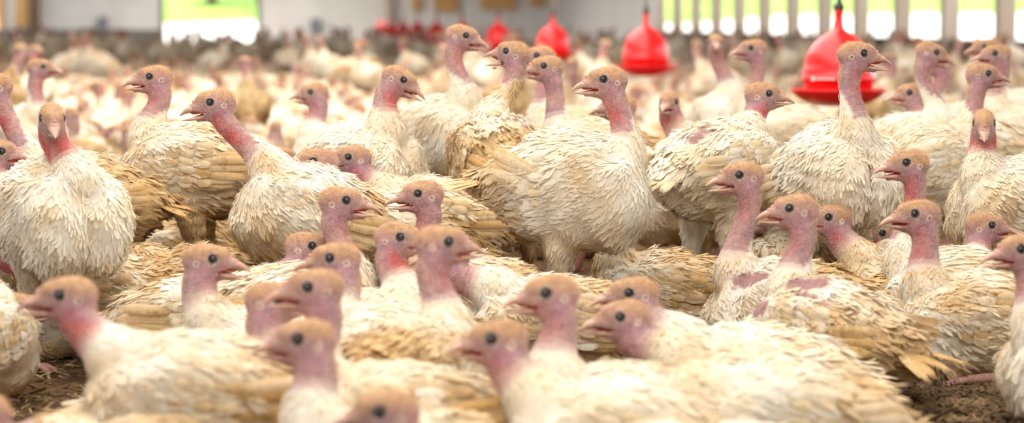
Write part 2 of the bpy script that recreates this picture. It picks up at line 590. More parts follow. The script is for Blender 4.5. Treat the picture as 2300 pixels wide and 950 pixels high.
class Field:
    """Smooth union of ellipsoids and tapered capsules, each in a frame (R, o)."""
    def __init__(self):
        self.p = []

    def ell(self, R, o, c, r, k=.02, tag=0, sub=False):
        self.p.append(('e', R, o, np.array(c, float), np.array(r, float), k, tag, sub))

    def cap(self, R, o, a, b_, r0, r1, k=.015, tag=0, sub=False):
        self.p.append(('c', R, o, (np.array(a, float), np.array(b_, float)), (r0, r1), k, tag, sub))

    def bbox(self, q, m=0.0):
        ty, R, o, c, r = q[:5]
        if ty == 'e':
            h = np.sqrt(((R * r) ** 2).sum(1))
            w = R @ c + o
            return w - h - m, w + h + m
        a, b_ = R @ c[0] + o, R @ c[1] + o
        return np.minimum(a - r[0], b_ - r[1]) - m, np.maximum(a + r[0], b_ + r[1]) + m

    @staticmethod
    def d1(q, P):
        ty, R, o, c, r = q[:5]
        L = (P - o) @ R
        if ty == 'e':
            u = (L - c) / r
            k0 = np.sqrt((u * u).sum(-1)) + 1e-9
            u /= r
            k1 = np.sqrt((u * u).sum(-1)) + 1e-9
            return k0 * (k0 - 1) / k1
        a, b_ = c
        ab = b_ - a
        t = np.clip(((L - a) @ ab) / (ab @ ab), 0, 1)
        e = L - a - t[..., None] * ab
        return np.sqrt((e * e).sum(-1)) - (r[0] + (r[1] - r[0]) * t)

    @staticmethod
    def comb(f, d, k, sub):
        if sub:
            h = np.clip(.5 + .5 * (f + d) / k, 0, 1)     # smooth max(f, -d)
            return f * h + (-d) * (1 - h) + k * h * (1 - h)
        h = np.clip(.5 + .5 * (d - f) / k, 0, 1)
        return d * (1 - h) + f * h - k * h * (1 - h)

    def ev(self, P):
        f = np.full(P.shape[:-1], .2)
        for q in self.p:
            f = self.comb(f, self.d1(q, P), q[5], q[7])
        return f

    def grad(self, P):
        e = 8e-4
        f = self.ev(P)
        g = np.stack([self.ev(P + np.eye(3)[i] * e) - f for i in range(3)], -1) / e
        return f, norm(g)

    def nearest(self, P):
        """Tag of the primitive nearest to each point."""
        best = np.full(len(P), 9.0)
        tg = np.zeros(len(P), int)
        for q in self.p:
            if q[7]:
                continue
            d = self.d1(q, P)
            w = d < best
            best[w] = d[w]
            tg[w] = q[6]
        return tg

    def mesh(self, h):
        bb = [self.bbox(q, .012) for q in self.p if not q[7]]
        lo = np.min([b_[0] for b_ in bb], 0) - 2 * h
        hi = np.max([b_[1] for b_ in bb], 0) + 2 * h
        n = np.ceil((hi - lo) / h).astype(int) + 1
        ax = [lo[i] + h * np.arange(n[i]) for i in range(3)]
        f = np.full(n, .2, float)
        for q in self.p:
            a, b_ = self.bbox(q, .03 + 2 * h)
            i0 = np.clip(np.floor((a - lo) / h).astype(int), 0, n)
            i1 = np.clip(np.ceil((b_ - lo) / h).astype(int) + 1, 0, n)
            sl = tuple(slice(i0[i], i1[i]) for i in range(3))
            if min(i1 - i0) <= 0:
                continue
            P = np.stack(np.meshgrid(*[ax[i][sl[i]] for i in range(3)], indexing='ij'), -1)
            f[sl] = self.comb(f[sl], self.d1(q, P), q[5], q[7])
        s = f < 0
        nx, ny, nz = n
        c = np.zeros((nx - 1, ny - 1, nz - 1), int)
        for dx in (0, 1):
            for dy in (0, 1):
                for dz in (0, 1):
                    c += s[dx:nx - 1 + dx, dy:ny - 1 + dy, dz:nz - 1 + dz]
        act = (c > 0) & (c < 8)
        idx = np.full(act.shape, -1, int)
        I = np.argwhere(act)
        idx[act] = np.arange(len(I))
        V = np.zeros((len(I), 3)); cnt = np.zeros(len(I))
        co = [(0, 0, 0), (1, 0, 0), (0, 1, 0), (1, 1, 0), (0, 0, 1), (1, 0, 1), (0, 1, 1), (1, 1, 1)]
        for a in range(8):
            for b_ in range(a + 1, 8):
                if sum(abs(co[a][i] - co[b_][i]) for i in range(3)) != 1:
                    continue
                fa = f[tuple((I + co[a]).T)]; fb = f[tuple((I + co[b_]).T)]
                w = (fa < 0) != (fb < 0)
                t = fa[w] / (fa[w] - fb[w])
                V[w] += (np.array(co[a]) + t[:, None] * (np.array(co[b_]) - np.array(co[a])))
                cnt[w] += 1
        V = lo + h * (I + V / cnt[:, None])
        Q = []
        for axi in range(3):
            u, v = [(1, 2), (2, 0), (0, 1)][axi]
            sh = list(s.shape); sh[axi] -= 1
            A = s.take(range(0, s.shape[axi] - 1), axi); B = s.take(range(1, s.shape[axi]), axi)
            E = np.argwhere(A != B)
            ok = (E[:, u] > 0) & (E[:, v] > 0) & (E[:, u] < n[u] - 1) & (E[:, v] < n[v] - 1)
            E = E[ok]
            fl = A[tuple(E.T)]
            def g(du, dv):
                K = E.copy(); K[:, u] -= du; K[:, v] -= dv
                return idx[tuple(K.T)]
            q4 = np.stack([g(1, 1), g(0, 1), g(0, 0), g(1, 0)], 1)
            q4[~fl] = q4[~fl][:, ::-1]
            Q.append(q4)
        Q = np.concatenate(Q)
        for _ in range(2):
            fv, gr = self.grad(V)
            V = V - gr * np.clip(fv, -h, h)[:, None]
        fv, gr = self.grad(V)
        return V, Q, gr


# feather templates: u along, v across, w lift
def feather_template(ncol, tip, seed, fray=.5):
    """Rounded vane: a curved sheet whose end breaks into barb tips. Returns V, Q, T and a tint per vertex."""
    rs = np.random.default_rng(seed)
    vs = np.linspace(-.5, .5, ncol + 1)
    V, Q, T, K = [], [], [], []
    tint = rs.uniform(.90, 1.04, ncol + 1)
    rows = [(0.0, .40), (.28, .88), (.58, 1.0), (.78, .92)] if ncol > 3 else [(0.0, .5), (.45, 1.0), (.78, .92)]
    for u, w in rows:
        for j, v in enumerate(vs):
            e = 1 - .25 * (2 * abs(v)) ** 3 if u > .5 else 1
            V.append((u * e + rs.normal() * .012, v * w, -.12 * abs(v) * 2 * w * abs(v) * 2))
            K.append(tint[j] * (1 if u > .1 else .93))
    for i in range(len(rows) - 1):
        for j in range(ncol):
            a = i * (ncol + 1) + j
            Q.append((a, a + 1, a + ncol + 2, a + ncol + 1))
    base = (len(rows) - 1) * (ncol + 1)
    for j in range(ncol):
        vm = (vs[j] + vs[j + 1]) / 2
        e = 1 - .25 * (2 * abs(vm)) ** 3
        u = .78 * e + .24 * math.sqrt(max(0.02, 1 - (vm * 1.8) ** 2)) * (1 - fray * rs.random())
        V.append((u, vm * (.92 + .1 * fray * rs.normal()), -.12 * (2 * abs(vm)) ** 2))
        K.append(tint[j])
        T.append((base + j, base + j + 1, len(V) - 1))
    return np.array(V), np.array(Q), np.array(T), np.array(K)


TPL = [feather_template(2, 0, i, .5) for i in range(5)] + [feather_template(7, 0, 7, .75)]
TPL_FLIGHT = feather_template(5, 0, 9, .3)
TPL_LO = feather_template(3, 0, 3, .6)


def lay(tpl, O, D, Nn, L, Wd, lift, curl, color, skin=0.0):
    """Place one template at N origins: returns V, Q, T, colour (rgba)."""
    tv, tq, tt, tk = tpl
    D = norm(D - (D * Nn).sum(-1, keepdims=True) * Nn)
    Sd = np.cross(Nn, D)
    n = len(O)
    u, v, w = tv[:, 0], tv[:, 1], tv[:, 2]
    up = lift[:, None] * u[None] + curl[:, None] * (u ** 2)[None]
    P = (O[:, None] + D[:, None] * (u[None, :, None] * L[:, None, None]) + Sd[:, None] * (v[None, :, None] * Wd[:, None, None])
         + Nn[:, None] * ((up * L[:, None] + w[None] * Wd[:, None])[..., None]))
    m_ = len(tv)
    off = (np.arange(n) * m_)[:, None, None]
    Q = (tq[None, :, ::-1] + off).reshape(-1, 4)
    T = (tt[None, :, ::-1] + off).reshape(-1, 3)
    C = np.repeat(color[:, None], m_, 1)
    C = C * np.concatenate([np.repeat(tk[:, None], 3, 1), np.ones((m_, 1))], 1)[None]
    return P.reshape(-1, 3), Q, T, C.reshape(-1, 4)


def soft_normals(me, Nv):
    """Down is soft: shade the vanes mostly with the normal of the body they lie on."""
    a = np.zeros(len(me.vertices) * 3, np.float32)
    me.vertex_normals.foreach_get('vector', a)
    vn = a.reshape(-1, 3)
    sg = np.sign((vn * Nv).sum(1, keepdims=True)); sg[sg == 0] = 1
    me.normals_split_custom_set_from_vertices(norm(Nv * .90 + vn * sg * .10).astype(np.float32))


def merge(parts):
    V, Q, T, C, n = [], [], [], [], 0
    for v, q, t, c in parts:
        V.append(v); C.append(c)
        Q.append(np.asarray(q).reshape(-1, 4) + n); T.append(np.asarray(t).reshape(-1, 3) + n)
        n += len(v)
    return np.concatenate(V), np.concatenate(Q).astype(int), np.concatenate(T).astype(int), np.concatenate(C)


def vnoise(P, f, seed):
    """Cheap smooth pseudo-noise in about -1..1."""
    rs = np.random.default_rng(seed)
    out = 0
    for i in range(5):
        k = rs.normal(size=3) * f * (1 + .5 * i)
        out = out + np.sin(P @ k + rs.uniform(0, 6.28)) / (1 + .4 * i)
    return out / 2.2


EYE = np.array([.0, .0195, 0.0])
NECK_A = np.array([-.024, 0, -.030])
WHITE = np.array([.90, .86, .775])
CREAM = np.array([.80, .66, .435])
TAN = np.array([.67, .54, .36])
PINK = np.array([.58, .375, .34])
MAUVE = np.array([.455, .315, .33])
RED = np.array([.60, .15, .14])
CROWN = np.array([.59, .39, .205])


def bezier(p0, p1, p2, p3, n):
    t = np.linspace(0, 1, n)[:, None]
    return (1 - t) ** 3 * p0 + 3 * (1 - t) ** 2 * t * p1 + 3 * (1 - t) * t * t * p2 + t ** 3 * p3


def make_turkey(name='turkey', loc=(0, 0, 0), heading=0.0, pose='st', z=None, pitch=None, head_pos=None, head_R=None, mouth=.25,
                voxel=.006, nf=6000, hairs=2600, flush=.4, dirt=.35, patches=0, seed=0, bare=.125, size=1.0, fluff=1.0, parts=True, spread=0.0, shank=False,
                bend=None, wz=0.0, fat=1.0, keel=0.0, tail_len=.10, no_neck=False):
    """heading in radians; head_pos / head_R are given in world space. Returns the top-level Empty."""
    rs = np.random.default_rng(seed + 1000)
    root = thing(name, '', 'turkey', loc, heading)
    Rw = rot(heading)
    st = pose == 'st'
    z = z if z is not None else (.325 if st else .125)
    pitch = pitch if pitch is not None else (math.radians(20) if st else math.radians(6))
    Rb = rot(0, pitch)
    ob = np.array([0, 0, z])
    I3 = np.eye(3); O3 = np.zeros(3)
    sw = 1.0 + rs.uniform(-.05, .05)
    # head frame in bird coordinates
    if head_pos is None:
        head_pos = np.array(loc) + Rw @ np.array([.16, 0, z + .25])
        head_R = Rw
    Rh = Rw.T @ head_R
    oh = Rw.T @ (np.asarray(head_pos) - np.asarray(loc))
    fb = Field()
    # torso
    fat *= 1.05
    hz_ = (.112 if st else .106) * fat
    fb.ell(Rb, ob, (-.015, 0, .0), (.150, .106 * sw * fat, hz_), .03, 1)
    for s in (1, -1):
        fb.ell(Rb, ob, (.068, s * .043, -.030), (.088, .064 * fat, .094 * fat), .007 if s < 0 else .012, 1)
    fb.ell(Rb, ob, (-.125, 0, .012), (.092, .072, .070), .04, 1)
    fb.ell(Rb, ob, (-.05, 0, -.055), (.11, .09, .065), .04, 1)
    fb.cap(Rb, ob, (-.18, 0, .015), (-.225, 0, .018), .038, .020, .03, 1)
    for s in (1, -1):   # folded wing bulge
        fb.ell(Rb @ rot(0, math.radians(-6)), ob, (-.015, s * .094, .018), (.118, .028, .066), .02, 1)
    # legs
    if st:
        for s in (1, -1):
            fb.cap(I3, O3, (.0, s * .058, z - .05), (-.035, s * .060, .235), .054, .029, .03, 2)
            fb.cap(I3, O3, (-.035, s * .060, .235), (-.048, s * .060, .150), .028, .0165, .02, 2)
    # neck: where it leaves the chest, and up to the skull
    A = Rh @ NECK_A + oh
    n0 = Rb @ np.array([.088, 0, .040]) + ob
    dist = np.linalg.norm(A - n0)
    t0 = norm(Rb @ np.array([.55, 0, .85]))
    t3 = norm(Rh @ np.array([.28, 0, 1.0]))
    if bend is not None:
        t0 = norm(Rb @ np.array(bend, float))
    pts = bezier(n0, n0 + t0 * dist * .42, A - t3 * dist * .36, A, 13)
    seg = np.linalg.norm(np.diff(pts, axis=0), axis=1)
    al = np.concatenate([[0], np.cumsum(seg)]); ln = al[-1]
    if ln > .42 or dist < .07:
        print('NECK', name, seed, round(ln, 3), round(dist, 3))
    def nrad(s_):                # s_: distance from the skull
        b0 = ln - s_
        return .0182 + .0058 * math.exp(-(s_ / .026) ** 2) + .024 * math.exp(-(b0 / .078) ** 2)
    for i in range(12):
        fb.cap(I3, O3, pts[i], pts[i + 1], nrad(ln - al[i]), nrad(ln - al[i + 1]), .014 if i > 2 else .028, 3)
    # skull, face, jaw
    op = mouth * .016
    fb.ell(Rh, oh, (-.0205, 0, -.0035), (.0378, .0268, .0312), .010, 4)
    fb.cap(Rh, oh, (-.008, 0, -.010), (.036, 0, -.0122), .0238, .0126, .012, 4)
    fb.ell(Rh, oh, (.004, 0, .006), (.028, .0205, .0165), .010, 4)
    fb.cap(Rh, oh, (-.018, 0, -.0265), (.012, 0, -.0275), .0222, .0130, .012, 4)
    fb.cap(Rh, oh, (.006, 0, -.0285), (.036, 0, -.026 - op), .0095, .0058, .008, 4)
    if mouth > .05:
        a = np.array([.010, 0, -.0235]);
        fb.ell(Rh @ rot(0, -math.atan2(op * .55, .03)), oh, (.036, 0, -.0215 - op * .15), (.025, .03, .0010 + op * .36), .003, 5, True)
    for s in (1, -1):           # eyelid ring with a socket, ear lobe
        fb.ell(Rh, oh, (.0, s * .0165, 0), (.0122, .0066, .0122), .003, 6)
    hero = voxel < .008
    if hero:
        for s in (1, -1):
            fb.ell(Rh, oh, (.0, s * .024, 0), (.0086, .0050, .0086), .0015, 6, True)
            fb.ell(Rh, oh, (-.0305, s * .0215, -.009), (.0062, .0048, .0068), .002, 4)
            fb.ell(Rh, oh, (-.0305, s * .0275, -.009), (.0026, .0030, .0030), .0012, 4, True)
    if hero:
        V, Q, Nn = fb.mesh(voxel)
        # the head again on a finer grid, in the same field: refine by splitting quads near the head
    else:
        V, Q, Nn = fb.mesh(voxel)
    if hero:
        near = (np.linalg.norm(V - (Rh @ np.array([-.01, 0, -.02]) + oh), axis=1) < .075)
        fq = near[Q].all(1)
        V, Q2, T2 = refine(V, Q, fq)
        for _ in range(2):
            fv, gr = fb.grad(V)
            V = V - gr * np.clip(fv, -.003, .003)[:, None]
        fv, Nn = fb.grad(V)
        Q, T = Q2, T2
    else:
        T = np.zeros((0, 3), int)
    # ---- where things are
    tg = fb.nearest(V)
    H = (V - oh) @ Rh
    dn = np.full(len(V), 9.); rad_ = np.zeros(len(V)); sn = np.zeros(len(V)); tn = np.zeros((len(V), 3))
    for i in range(12):
        a, b_ = pts[i], pts[i + 1]
        ab = b_ - a
        t = np.clip(((V - a) @ ab) / (ab @ ab), 0, 1)
        d = np.linalg.norm(V - a - t[:, None] * ab, axis=1) - nrad(ln - al[i])
        w = d < dn
        dn[w] = d[w]
        rad_[w] = (d + nrad(ln - al[i]))[w]
        sn[w] = (ln - al[i] - t * seg[i])[w]
        tn[w] = norm(ab)
    is_head = (tg == 4) | (tg == 6)
    is_neck = tg == 3
    # lumps and hollows of ruffled down
    amp = np.where(is_head, 0.0, np.where(is_neck, .0008, .0050))
    nz0 = vnoise(V, 34, seed + 40)
    gr = np.stack([vnoise(V + np.eye(3)[i] * .001, 34, seed + 40) - nz0 for i in range(3)], -1) / .001
    gr = gr - (gr * Nn).sum(-1, keepdims=True) * Nn
    V = V + Nn * (amp * nz0)[:, None]
    Nn = norm(Nn - gr * amp[:, None] * 1.5)
    Bf = (V - ob) @ Rb
    back_side = -(Nn @ Rh[:, 0])            # +1 on the nape
    edge = bare * (1 - .58 * back_side) + .012 * vnoise(V, 60, seed)
    skin = np.where(is_head, 1.0, np.where(is_neck, np.clip((edge - sn) / .022 + .5, 0, 1) * np.clip((.043 - rad_) / .010, 0, 1), 0.0))
    # ---- colours
    C = np.zeros((len(V), 4))
    base = WHITE + (CREAM - WHITE) * np.clip(.45 + .5 * vnoise(V, 22, seed + 3), 0, 1)[:, None] * .7
    C[:, :3] = base
    nz = vnoise(V, 55, seed + 5)[:, None]
    pk = PINK * (1 - .0) + (MAUVE - PINK) * np.clip(.4 + .6 * nz, 0, 1)
    pk = pk * (1 - .0)
    # cheeks bluish mauve
    ck = np.exp(-(((H[:, 0] + .022) / .022) ** 2 + ((H[:, 2] + .026) / .020) ** 2))[:, None] * (np.abs(H[:, 1]) > .008)[:, None]
    pk = pk + (np.array([.50, .31, .43]) - pk) * ck * .55
    # around the beak base pale
    fc = np.clip((H[:, 0] - .012) / .03, 0, 1)[:, None] * is_head[:, None]
    pk = pk + (np.array([.58, .40, .31]) - pk) * fc * .7
    # tan crown
    cr = np.clip((H[:, 2] + .008 + .010 * nz[:, 0] + .25 * np.clip(-H[:, 0] - .02, 0, 1) * .4) / .024, 0, 1) * (is_head)
    cr = np.maximum(cr, np.clip((back_side - .72) / .2, 0, 1) * (sn < .035) * is_neck * .5)
    pk = pk + (CROWN - pk) * (cr * .88)[:, None]
    # flushed throat
    fr = np.clip(.5 - 1.1 * back_side, 0, 1) * np.clip(1.5 - np.abs(sn - .045) / .05, 0, 1) * is_neck
    th = np.exp(-(((H[:, 0] + .004) / .02) ** 2 + ((H[:, 2] + .05) / .016) ** 2)) * (tg == 4)
    fl = np.clip(np.maximum(fr, th * .6) * flush * 1.25 * (.75 + .5 * nz[:, 0]), 0, 1)[:, None]
    pk = pk + (RED - pk) * fl
    rk = np.clip(sn / .10, 0, 1)[:, None] * is_neck[:, None]
    pk = pk * (1 - .12 * rk * (1 - flush))
    # eye ring
    er = np.sqrt(H[:, 0] ** 2 + H[:, 2] ** 2)
    ring = (is_head & (er < .0125) & (np.abs(H[:, 1]) > .010))[:, None] * 1.0
    pk = pk + (np.array([.50, .41, .37]) - pk) * ring * .9
    dk = (is_head & (er < .0088) & (np.abs(H[:, 1]) > .010))[:, None] * 1.0
    pk = pk * (1 - .75 * dk)
    ee = np.sqrt((H[:, 0] + .0305) ** 2 + (H[:, 2] + .009) ** 2)
    ear = (is_head & (ee < .0072) & (np.abs(H[:, 1]) > .010))[:, None]
    pk = pk + (np.array([.80, .66, .57]) - pk) * ear * .85
    pk = pk * (1 - .7 * ((ee < .0024) & ear[:, 0])[:, None])
    # mouth corner
    mo = (tg == 4) & (H[:, 0] > .010) & (H[:, 2] < -.0185) & (H[:, 2] > -.0235 - op * .9) & (mouth > .05) & (Nn @ Rh[:, 0] > -.2)
    mo2 = mo & (np.abs(Nn @ Rh[:, 2]) > .35)
    pk = np.where(mo2[:, None], np.array([.45, .10, .09]), pk)
    sk3 = skin[:, None]
    C[:, :3] = C[:, :3] * (1 - sk3) + pk * sk3
    # bare patches on the body
    pc = []
    for i in range(patches):
        th_ = rs.uniform(.1, 1.2) * rs.choice([-1, 1])
        x_ = rs.uniform(-.12, .09)
        c_ = Rb @ np.array([x_, .11 * math.sin(th_), .10 * math.cos(th_) * math.sqrt(max(.1, 1 - (x_ / .18) ** 2))]) + ob
        pc.append((c_, rs.uniform(.015, .034), rs.uniform(1.2, 2.4)))
    def patch(P):
        w = np.zeros(len(P))
        for c_, r_, el in pc:
            d = (P - c_) @ Rb
            dd = np.sqrt((d[:, 0] / el) ** 2 + d[:, 1] ** 2 + d[:, 2] ** 2) + .006 * vnoise(P, 140, seed)
            w = np.maximum(w, np.clip((r_ - dd) / .008, 0, 1))
        if keel:
            d = (P - ob) @ Rb
            w = np.maximum(w, keel * np.clip((.0055 + .004 * vnoise(P, 90, seed) - np.abs(d[:, 1])) / .004, 0, 1) * (d[:, 0] > .05) * (d[:, 2] < .07))
        return w
    pw = patch(V) * ~is_head * ~is_neck
    C[:, :3] = C[:, :3] * (1 - pw[:, None]) + np.array([.43, .26, .25]) * pw[:, None]
    skin = np.maximum(skin, pw)
    # dirt: rump, wing lower edge, belly
    def dirtmap(P):
        B = (P - ob) @ Rb
        d = dirt * (.75 + .9 * np.clip((-B[:, 0] - .02) / .16, 0, 1) + .55 * np.clip((-B[:, 2] - .05) / .07, 0, 1) + .45 * vnoise(P, 16, seed + 9))
        return np.clip(d, 0, 1.4)
    C[:, 3] = dirtmap(V) * (1 - skin)
    under = (~is_head & ~is_neck)
    C[under, :3] *= .93
    # shanks and toes: scaly, separate closed tubes joined to the body mesh
    extra = [(V, Q, T, C)]
    skl = [skin]
    def leg_tubes(s):
        out = []
        g = Geo()
        if st:
            g.tube([(-.046, s * .060, .175), (-.047, s * .060, .152), (-.040, s * .060, .125), (-.022, s * .060, .07), (-.006, s * .060, .022), (0, s * .060, .010)],
                   [.012, .0165, .0125, .0105, .0115, .009], 12)
            for a in (-.55, 0, .5):
                L_ = .072 if a == 0 else .056
                g.tube([(0, s * .060, .013), (L_ * .5 * math.cos(a), s * .060 + L_ * .5 * math.sin(a), .014), (L_ * .85 * math.cos(a), s * .060 + L_ * .85 * math.sin(a), .009), (L_ * math.cos(a), s * .060 + L_ * math.sin(a), .003)], [.009, .0075, .006, .001], 8)
            g.tube([(0, s * .060, .013), (-.018, s * .062, .010), (-.03, s * .063, .003)], [.008, .006, .001], 8)
        else:
            yy = .110 if shank else .060
            g.tube([(-.15, s * yy, .024), (-.13, s * yy, .024), (-.09, s * yy, .020), (.00, s * (yy - .005), .016), (.03, s * (yy - .01), .012)], [.008, .0165, .0125, .0105, .010], 10)
            for a in (-.5, 0, .5):
                g.tube([(.03, s * (yy - .01), .012), (.06, s * (yy - .01) + .03 * math.sin(a), .010), (.085, s * (yy - .01) + .055 * math.sin(a), .004)], [.008, .007, .001], 8)
        return np.concatenate(g.v), np.concatenate(g.q)
    if parts:
        for s in (1, -1):
            v_, q_ = leg_tubes(s)
            c_ = np.zeros((len(v_), 4))
            c_[:, :3] = np.array([.52, .31, .25]) * (1 + .18 * vnoise(v_, 130, seed))[:, None]
            if st and rs.random() < .4:
                c_[:, :3] *= np.array([.75, .6, .55])
            extra.append((v_, q_, np.zeros((0, 3), int), c_)); skl.append(np.ones(len(v_)))
    V2, Q2, T2, C2 = merge(extra)
    skin2 = np.concatenate(skl)
    # bristles on head and neck, part of the skin
    nb = len(V2)
    if hairs:
        cand = np.where((skin > .45) & (pw < .5) & (er > .013) & (ee > .009) & ~(is_head & (H[:, 0] > .026)) & ~mo)[0]
        if len(cand) < 20:
            cand = np.arange(20)
        pick = rs.choice(cand, hairs)
        P = V[pick] + rs.normal(size=(hairs, 3)) * .0012
        fw = np.where(is_head[pick][:, None], -Rh[:, 0] * .9 + Rh[:, 2] * -.25, -tn[pick])
        crn = cr[pick]
        L_ = rs.uniform(.0028, .0058, hairs) * (1 + .45 * crn + .5 * (skin[pick] < .95) * 1.0)
        D = norm(fw + Nn[pick] * (.65 + .5 * crn[:, None]) + rs.normal(size=(hairs, 3)) * .38)
        Sd = norm(np.cross(D, rs.normal(size=(hairs, 3))))
        w_ = rs.uniform(.00022, .00042, hairs)[:, None]
        hv = np.stack([P - Sd * w_, P + Sd * w_, P + D * L_[:, None]], 1).reshape(-1, 3)
        hc = np.zeros((hairs, 3, 4))
        pale = np.array([.80, .68, .56])
        cc = pale + (np.array([.72, .47, .24]) - pale) * crn[:, None]
        hc[:, :, :3] = (C[pick, :3] * .30 + cc * .70)[:, None]
        ht = np.arange(hairs * 3).reshape(-1, 3) + nb
        V2 = np.concatenate([V2, hv]); T2 = np.concatenate([T2, ht]); C2 = np.concatenate([C2, hc.reshape(-1, 4)])
        skin2 = np.concatenate([skin2, np.ones(hairs * 3)])
    me = mesh_np('body', V2, Q2, [MB], True, {'Col': ('c', C2), 'skin': ('f', skin2)}, T2)
    obj('body', me, root)

    # ---- plumage
    if nf:
        cand = np.where((skin < .35) & ((tg == 1) | (tg == 2) | (tg == 3)))[0]
        wgt = np.where(tg[cand] == 3, 1.5, 1.0)
        pick = rs.choice(cand, nf, p=wgt / wgt.sum())
        P = V[pick] + rs.normal(size=(nf, 3)) * .002
        n_ = Nn[pick]
        B = Bf[pick]
        fb_dir = np.tile(Rb @ np.array([-1, 0, -.28]), (nf, 1))
        D = np.where((tg[pick] == 3)[:, None], -tn[pick], fb_dir)
        mixn = np.clip((B[:, 0] - .03) / .08, 0, 1)[:, None]
        D = D * (1 - .55 * mixn) + np.array([0, 0, -1.0]) * .55 * mixn
        D = np.where((tg[pick] == 2)[:, None], np.array([-.25, 0, -1.0]), D)
        D = D + .32 * np.stack([vnoise(P, 26, seed + 20 + i) for i in range(3)], 1) + rs.normal(size=(nf, 3)) * .20
        neck = tg[pick] == 3
        L_ = np.where(neck, .014, .021 + .016 * np.clip((-B[:, 0]) / .15, 0, 1)) * rs.uniform(.75, 1.3, nf) * fluff
        L_ = np.where(tg[pick] == 2, .017, L_)
        W_ = L_ * rs.uniform(.34, .56, nf)
        lift = np.abs(rs.normal(size=nf)) * .024 + .015 + .15 * (rs.random(nf) < .07)
        curl = rs.normal(size=nf) * .05 - .01
        O = P + n_ * .0018
        col = np.zeros((nf, 4))
        mixc = np.clip(.30 + .35 * vnoise(P, 22, seed + 3) + rs.normal(size=nf) * .08 + .25 * dirt, 0, 1)[:, None]
        col[:, :3] = WHITE + (CREAM - WHITE) * mixc
        tnm = np.clip((dirtmap(P) - .42) * 1.0 + rs.normal(size=nf) * .10, 0, .85)[:, None]
        col[:, :3] = col[:, :3] + (TAN - col[:, :3]) * tnm
        col[:, 3] = dirtmap(P)
        keep = patch(P) < .3
        out = []
        ns_ = []
        tpls = TPL if hero else [TPL_LO]
        which = rs.integers(0, len(tpls), nf)
        if hero:
            big = rs.random(nf) < .06
            which = np.where(big, 5, rs.integers(0, 5, nf))
            W_ = np.where(big, W_ * 1.0, W_ * .42)
            lift = np.where(big, lift * .6, lift)
        for i, tp in enumerate(tpls):
            w = (which == i) & keep
            out.append(lay(tp, O[w], D[w], n_[w], L_[w], W_[w], lift[w], curl[w], col[w]))
            ns_.append(np.repeat(n_[w], len(tp[0]), 0))
        v_, q_, t_, c_ = merge(out)
        v_[:, 2] = np.maximum(v_[:, 2], .003)
        me = mesh_np('plumage', v_, q_, [MB], True, {'Col': ('c', c_)}, t_)
        if hero:
            soft_normals(me, np.concatenate(ns_))
        obj('plumage', me, root)

    if not parts:
        return root
    # ---- wings: coverts in rows, then the long flight feathers
    for s in (1, -1):
        out = []
        Rg = Rb @ rot(0, math.radians(-6 - 4 * rs.random()))
        ex = .010 + spread * .02
        def surf(x_, z_):
            x_ = np.asarray(x_, float); z_ = np.asarray(z_, float)
            q = np.clip(1 - ((x_ + .015) / .135) ** 2 - ((z_ - .018) / .078) ** 2, 0.02, 1)
            y_ = .092 + .030 * np.sqrt(q) + ex * .3
            return np.stack([x_, s * y_, z_], -1)
        rows = [(.055, .050, -.005, .034, 8), (.025, .060, -.018, .036, 9), (-.01, .066, -.028, .042, 9), (-.045, .064, -.030, .050, 9)] if nf > 300 else [(.03, .055, -.02, .05, 6), (-.03, .06, -.03, .06, 6)]
        for x0, zt, zb, L0, m_ in rows:
            zz = np.linspace(zt, zb, m_) + rs.normal(size=m_) * .002
            O = surf(np.full(m_, x0) + rs.normal(size=m_) * .003 - .015 * np.linspace(1, 0, m_), zz)
            n_ = np.tile([-.05, s * 1.0, .22], (m_, 1)) + rs.normal(size=(m_, 3)) * .06
            D = np.tile([-1, 0, -.18], (m_, 1)) + rs.normal(size=(m_, 3)) * .05
            cc = np.zeros((m_, 4)); cc[:, :3] = WHITE * .98 + (CREAM - WHITE) * rs.uniform(.1, 1, (m_, 1)); cc[:, 3] = dirt * rs.uniform(.7, 1.3, m_)
            out.append(lay(TPL_FLIGHT if hero else TPL_LO, O, D, norm(n_), L0 * rs.uniform(.9, 1.15, m_), np.full(m_, .022), rs.uniform(.0, .10, m_), np.full(m_, -.05), cc))
        m_ = 11
        fr = np.linspace(0, 1, m_)
        O = surf(-.03 - .055 * fr, .030 - .062 * fr[::-1])
        n_ = np.tile([-.10, s * 1.0, .15], (m_, 1)) + rs.normal(size=(m_, 3)) * .03
        D = np.stack([-np.ones(m_), np.full(m_, -s * (.16 - .5 * spread)), -.20 + wz + .22 * fr - .35 * spread * (1 - fr)], 1) + rs.normal(size=(m_, 3)) * .03
        cc = np.zeros((m_, 4)); cc[:, :3] = WHITE + (CREAM - WHITE) * rs.uniform(.3, 1.2, (m_, 1)); cc[:, 3] = dirt * rs.uniform(1., 1.9, m_)
        out.append(lay(TPL_FLIGHT, O, D, norm(n_), (.105 + .045 * np.sin(fr * 2.6)) * rs.uniform(.9, 1.08, m_), np.full(m_, .021), rs.uniform(-.02, .05, m_) + spread * .1, np.full(m_, -.05), cc))
        v_, q_, t_, c_ = merge(out)
        v_ = v_ @ Rg.T + ob
        v_[:, 2] = np.maximum(v_[:, 2], .003)
        obj('wing', mesh_np('wing', v_, q_, [MB], True, {'Col': ('c', c_)}, t_), root)
    # ---- tail fan
    m_ = 12
    a = np.linspace(-.42, .42, m_)
    O = np.stack([np.full(m_, -.195), a * .07, .024 - .008 * np.abs(a)], 1)
    D = np.stack([-np.cos(a), np.sin(a), np.full(m_, -.12)], 1) + rs.normal(size=(m_, 3)) * .04
    n_ = np.tile([0, 0, 1.0], (m_, 1)) + np.stack([np.zeros(m_), a * .8, np.zeros(m_)], 1) + rs.normal(size=(m_, 3)) * .05
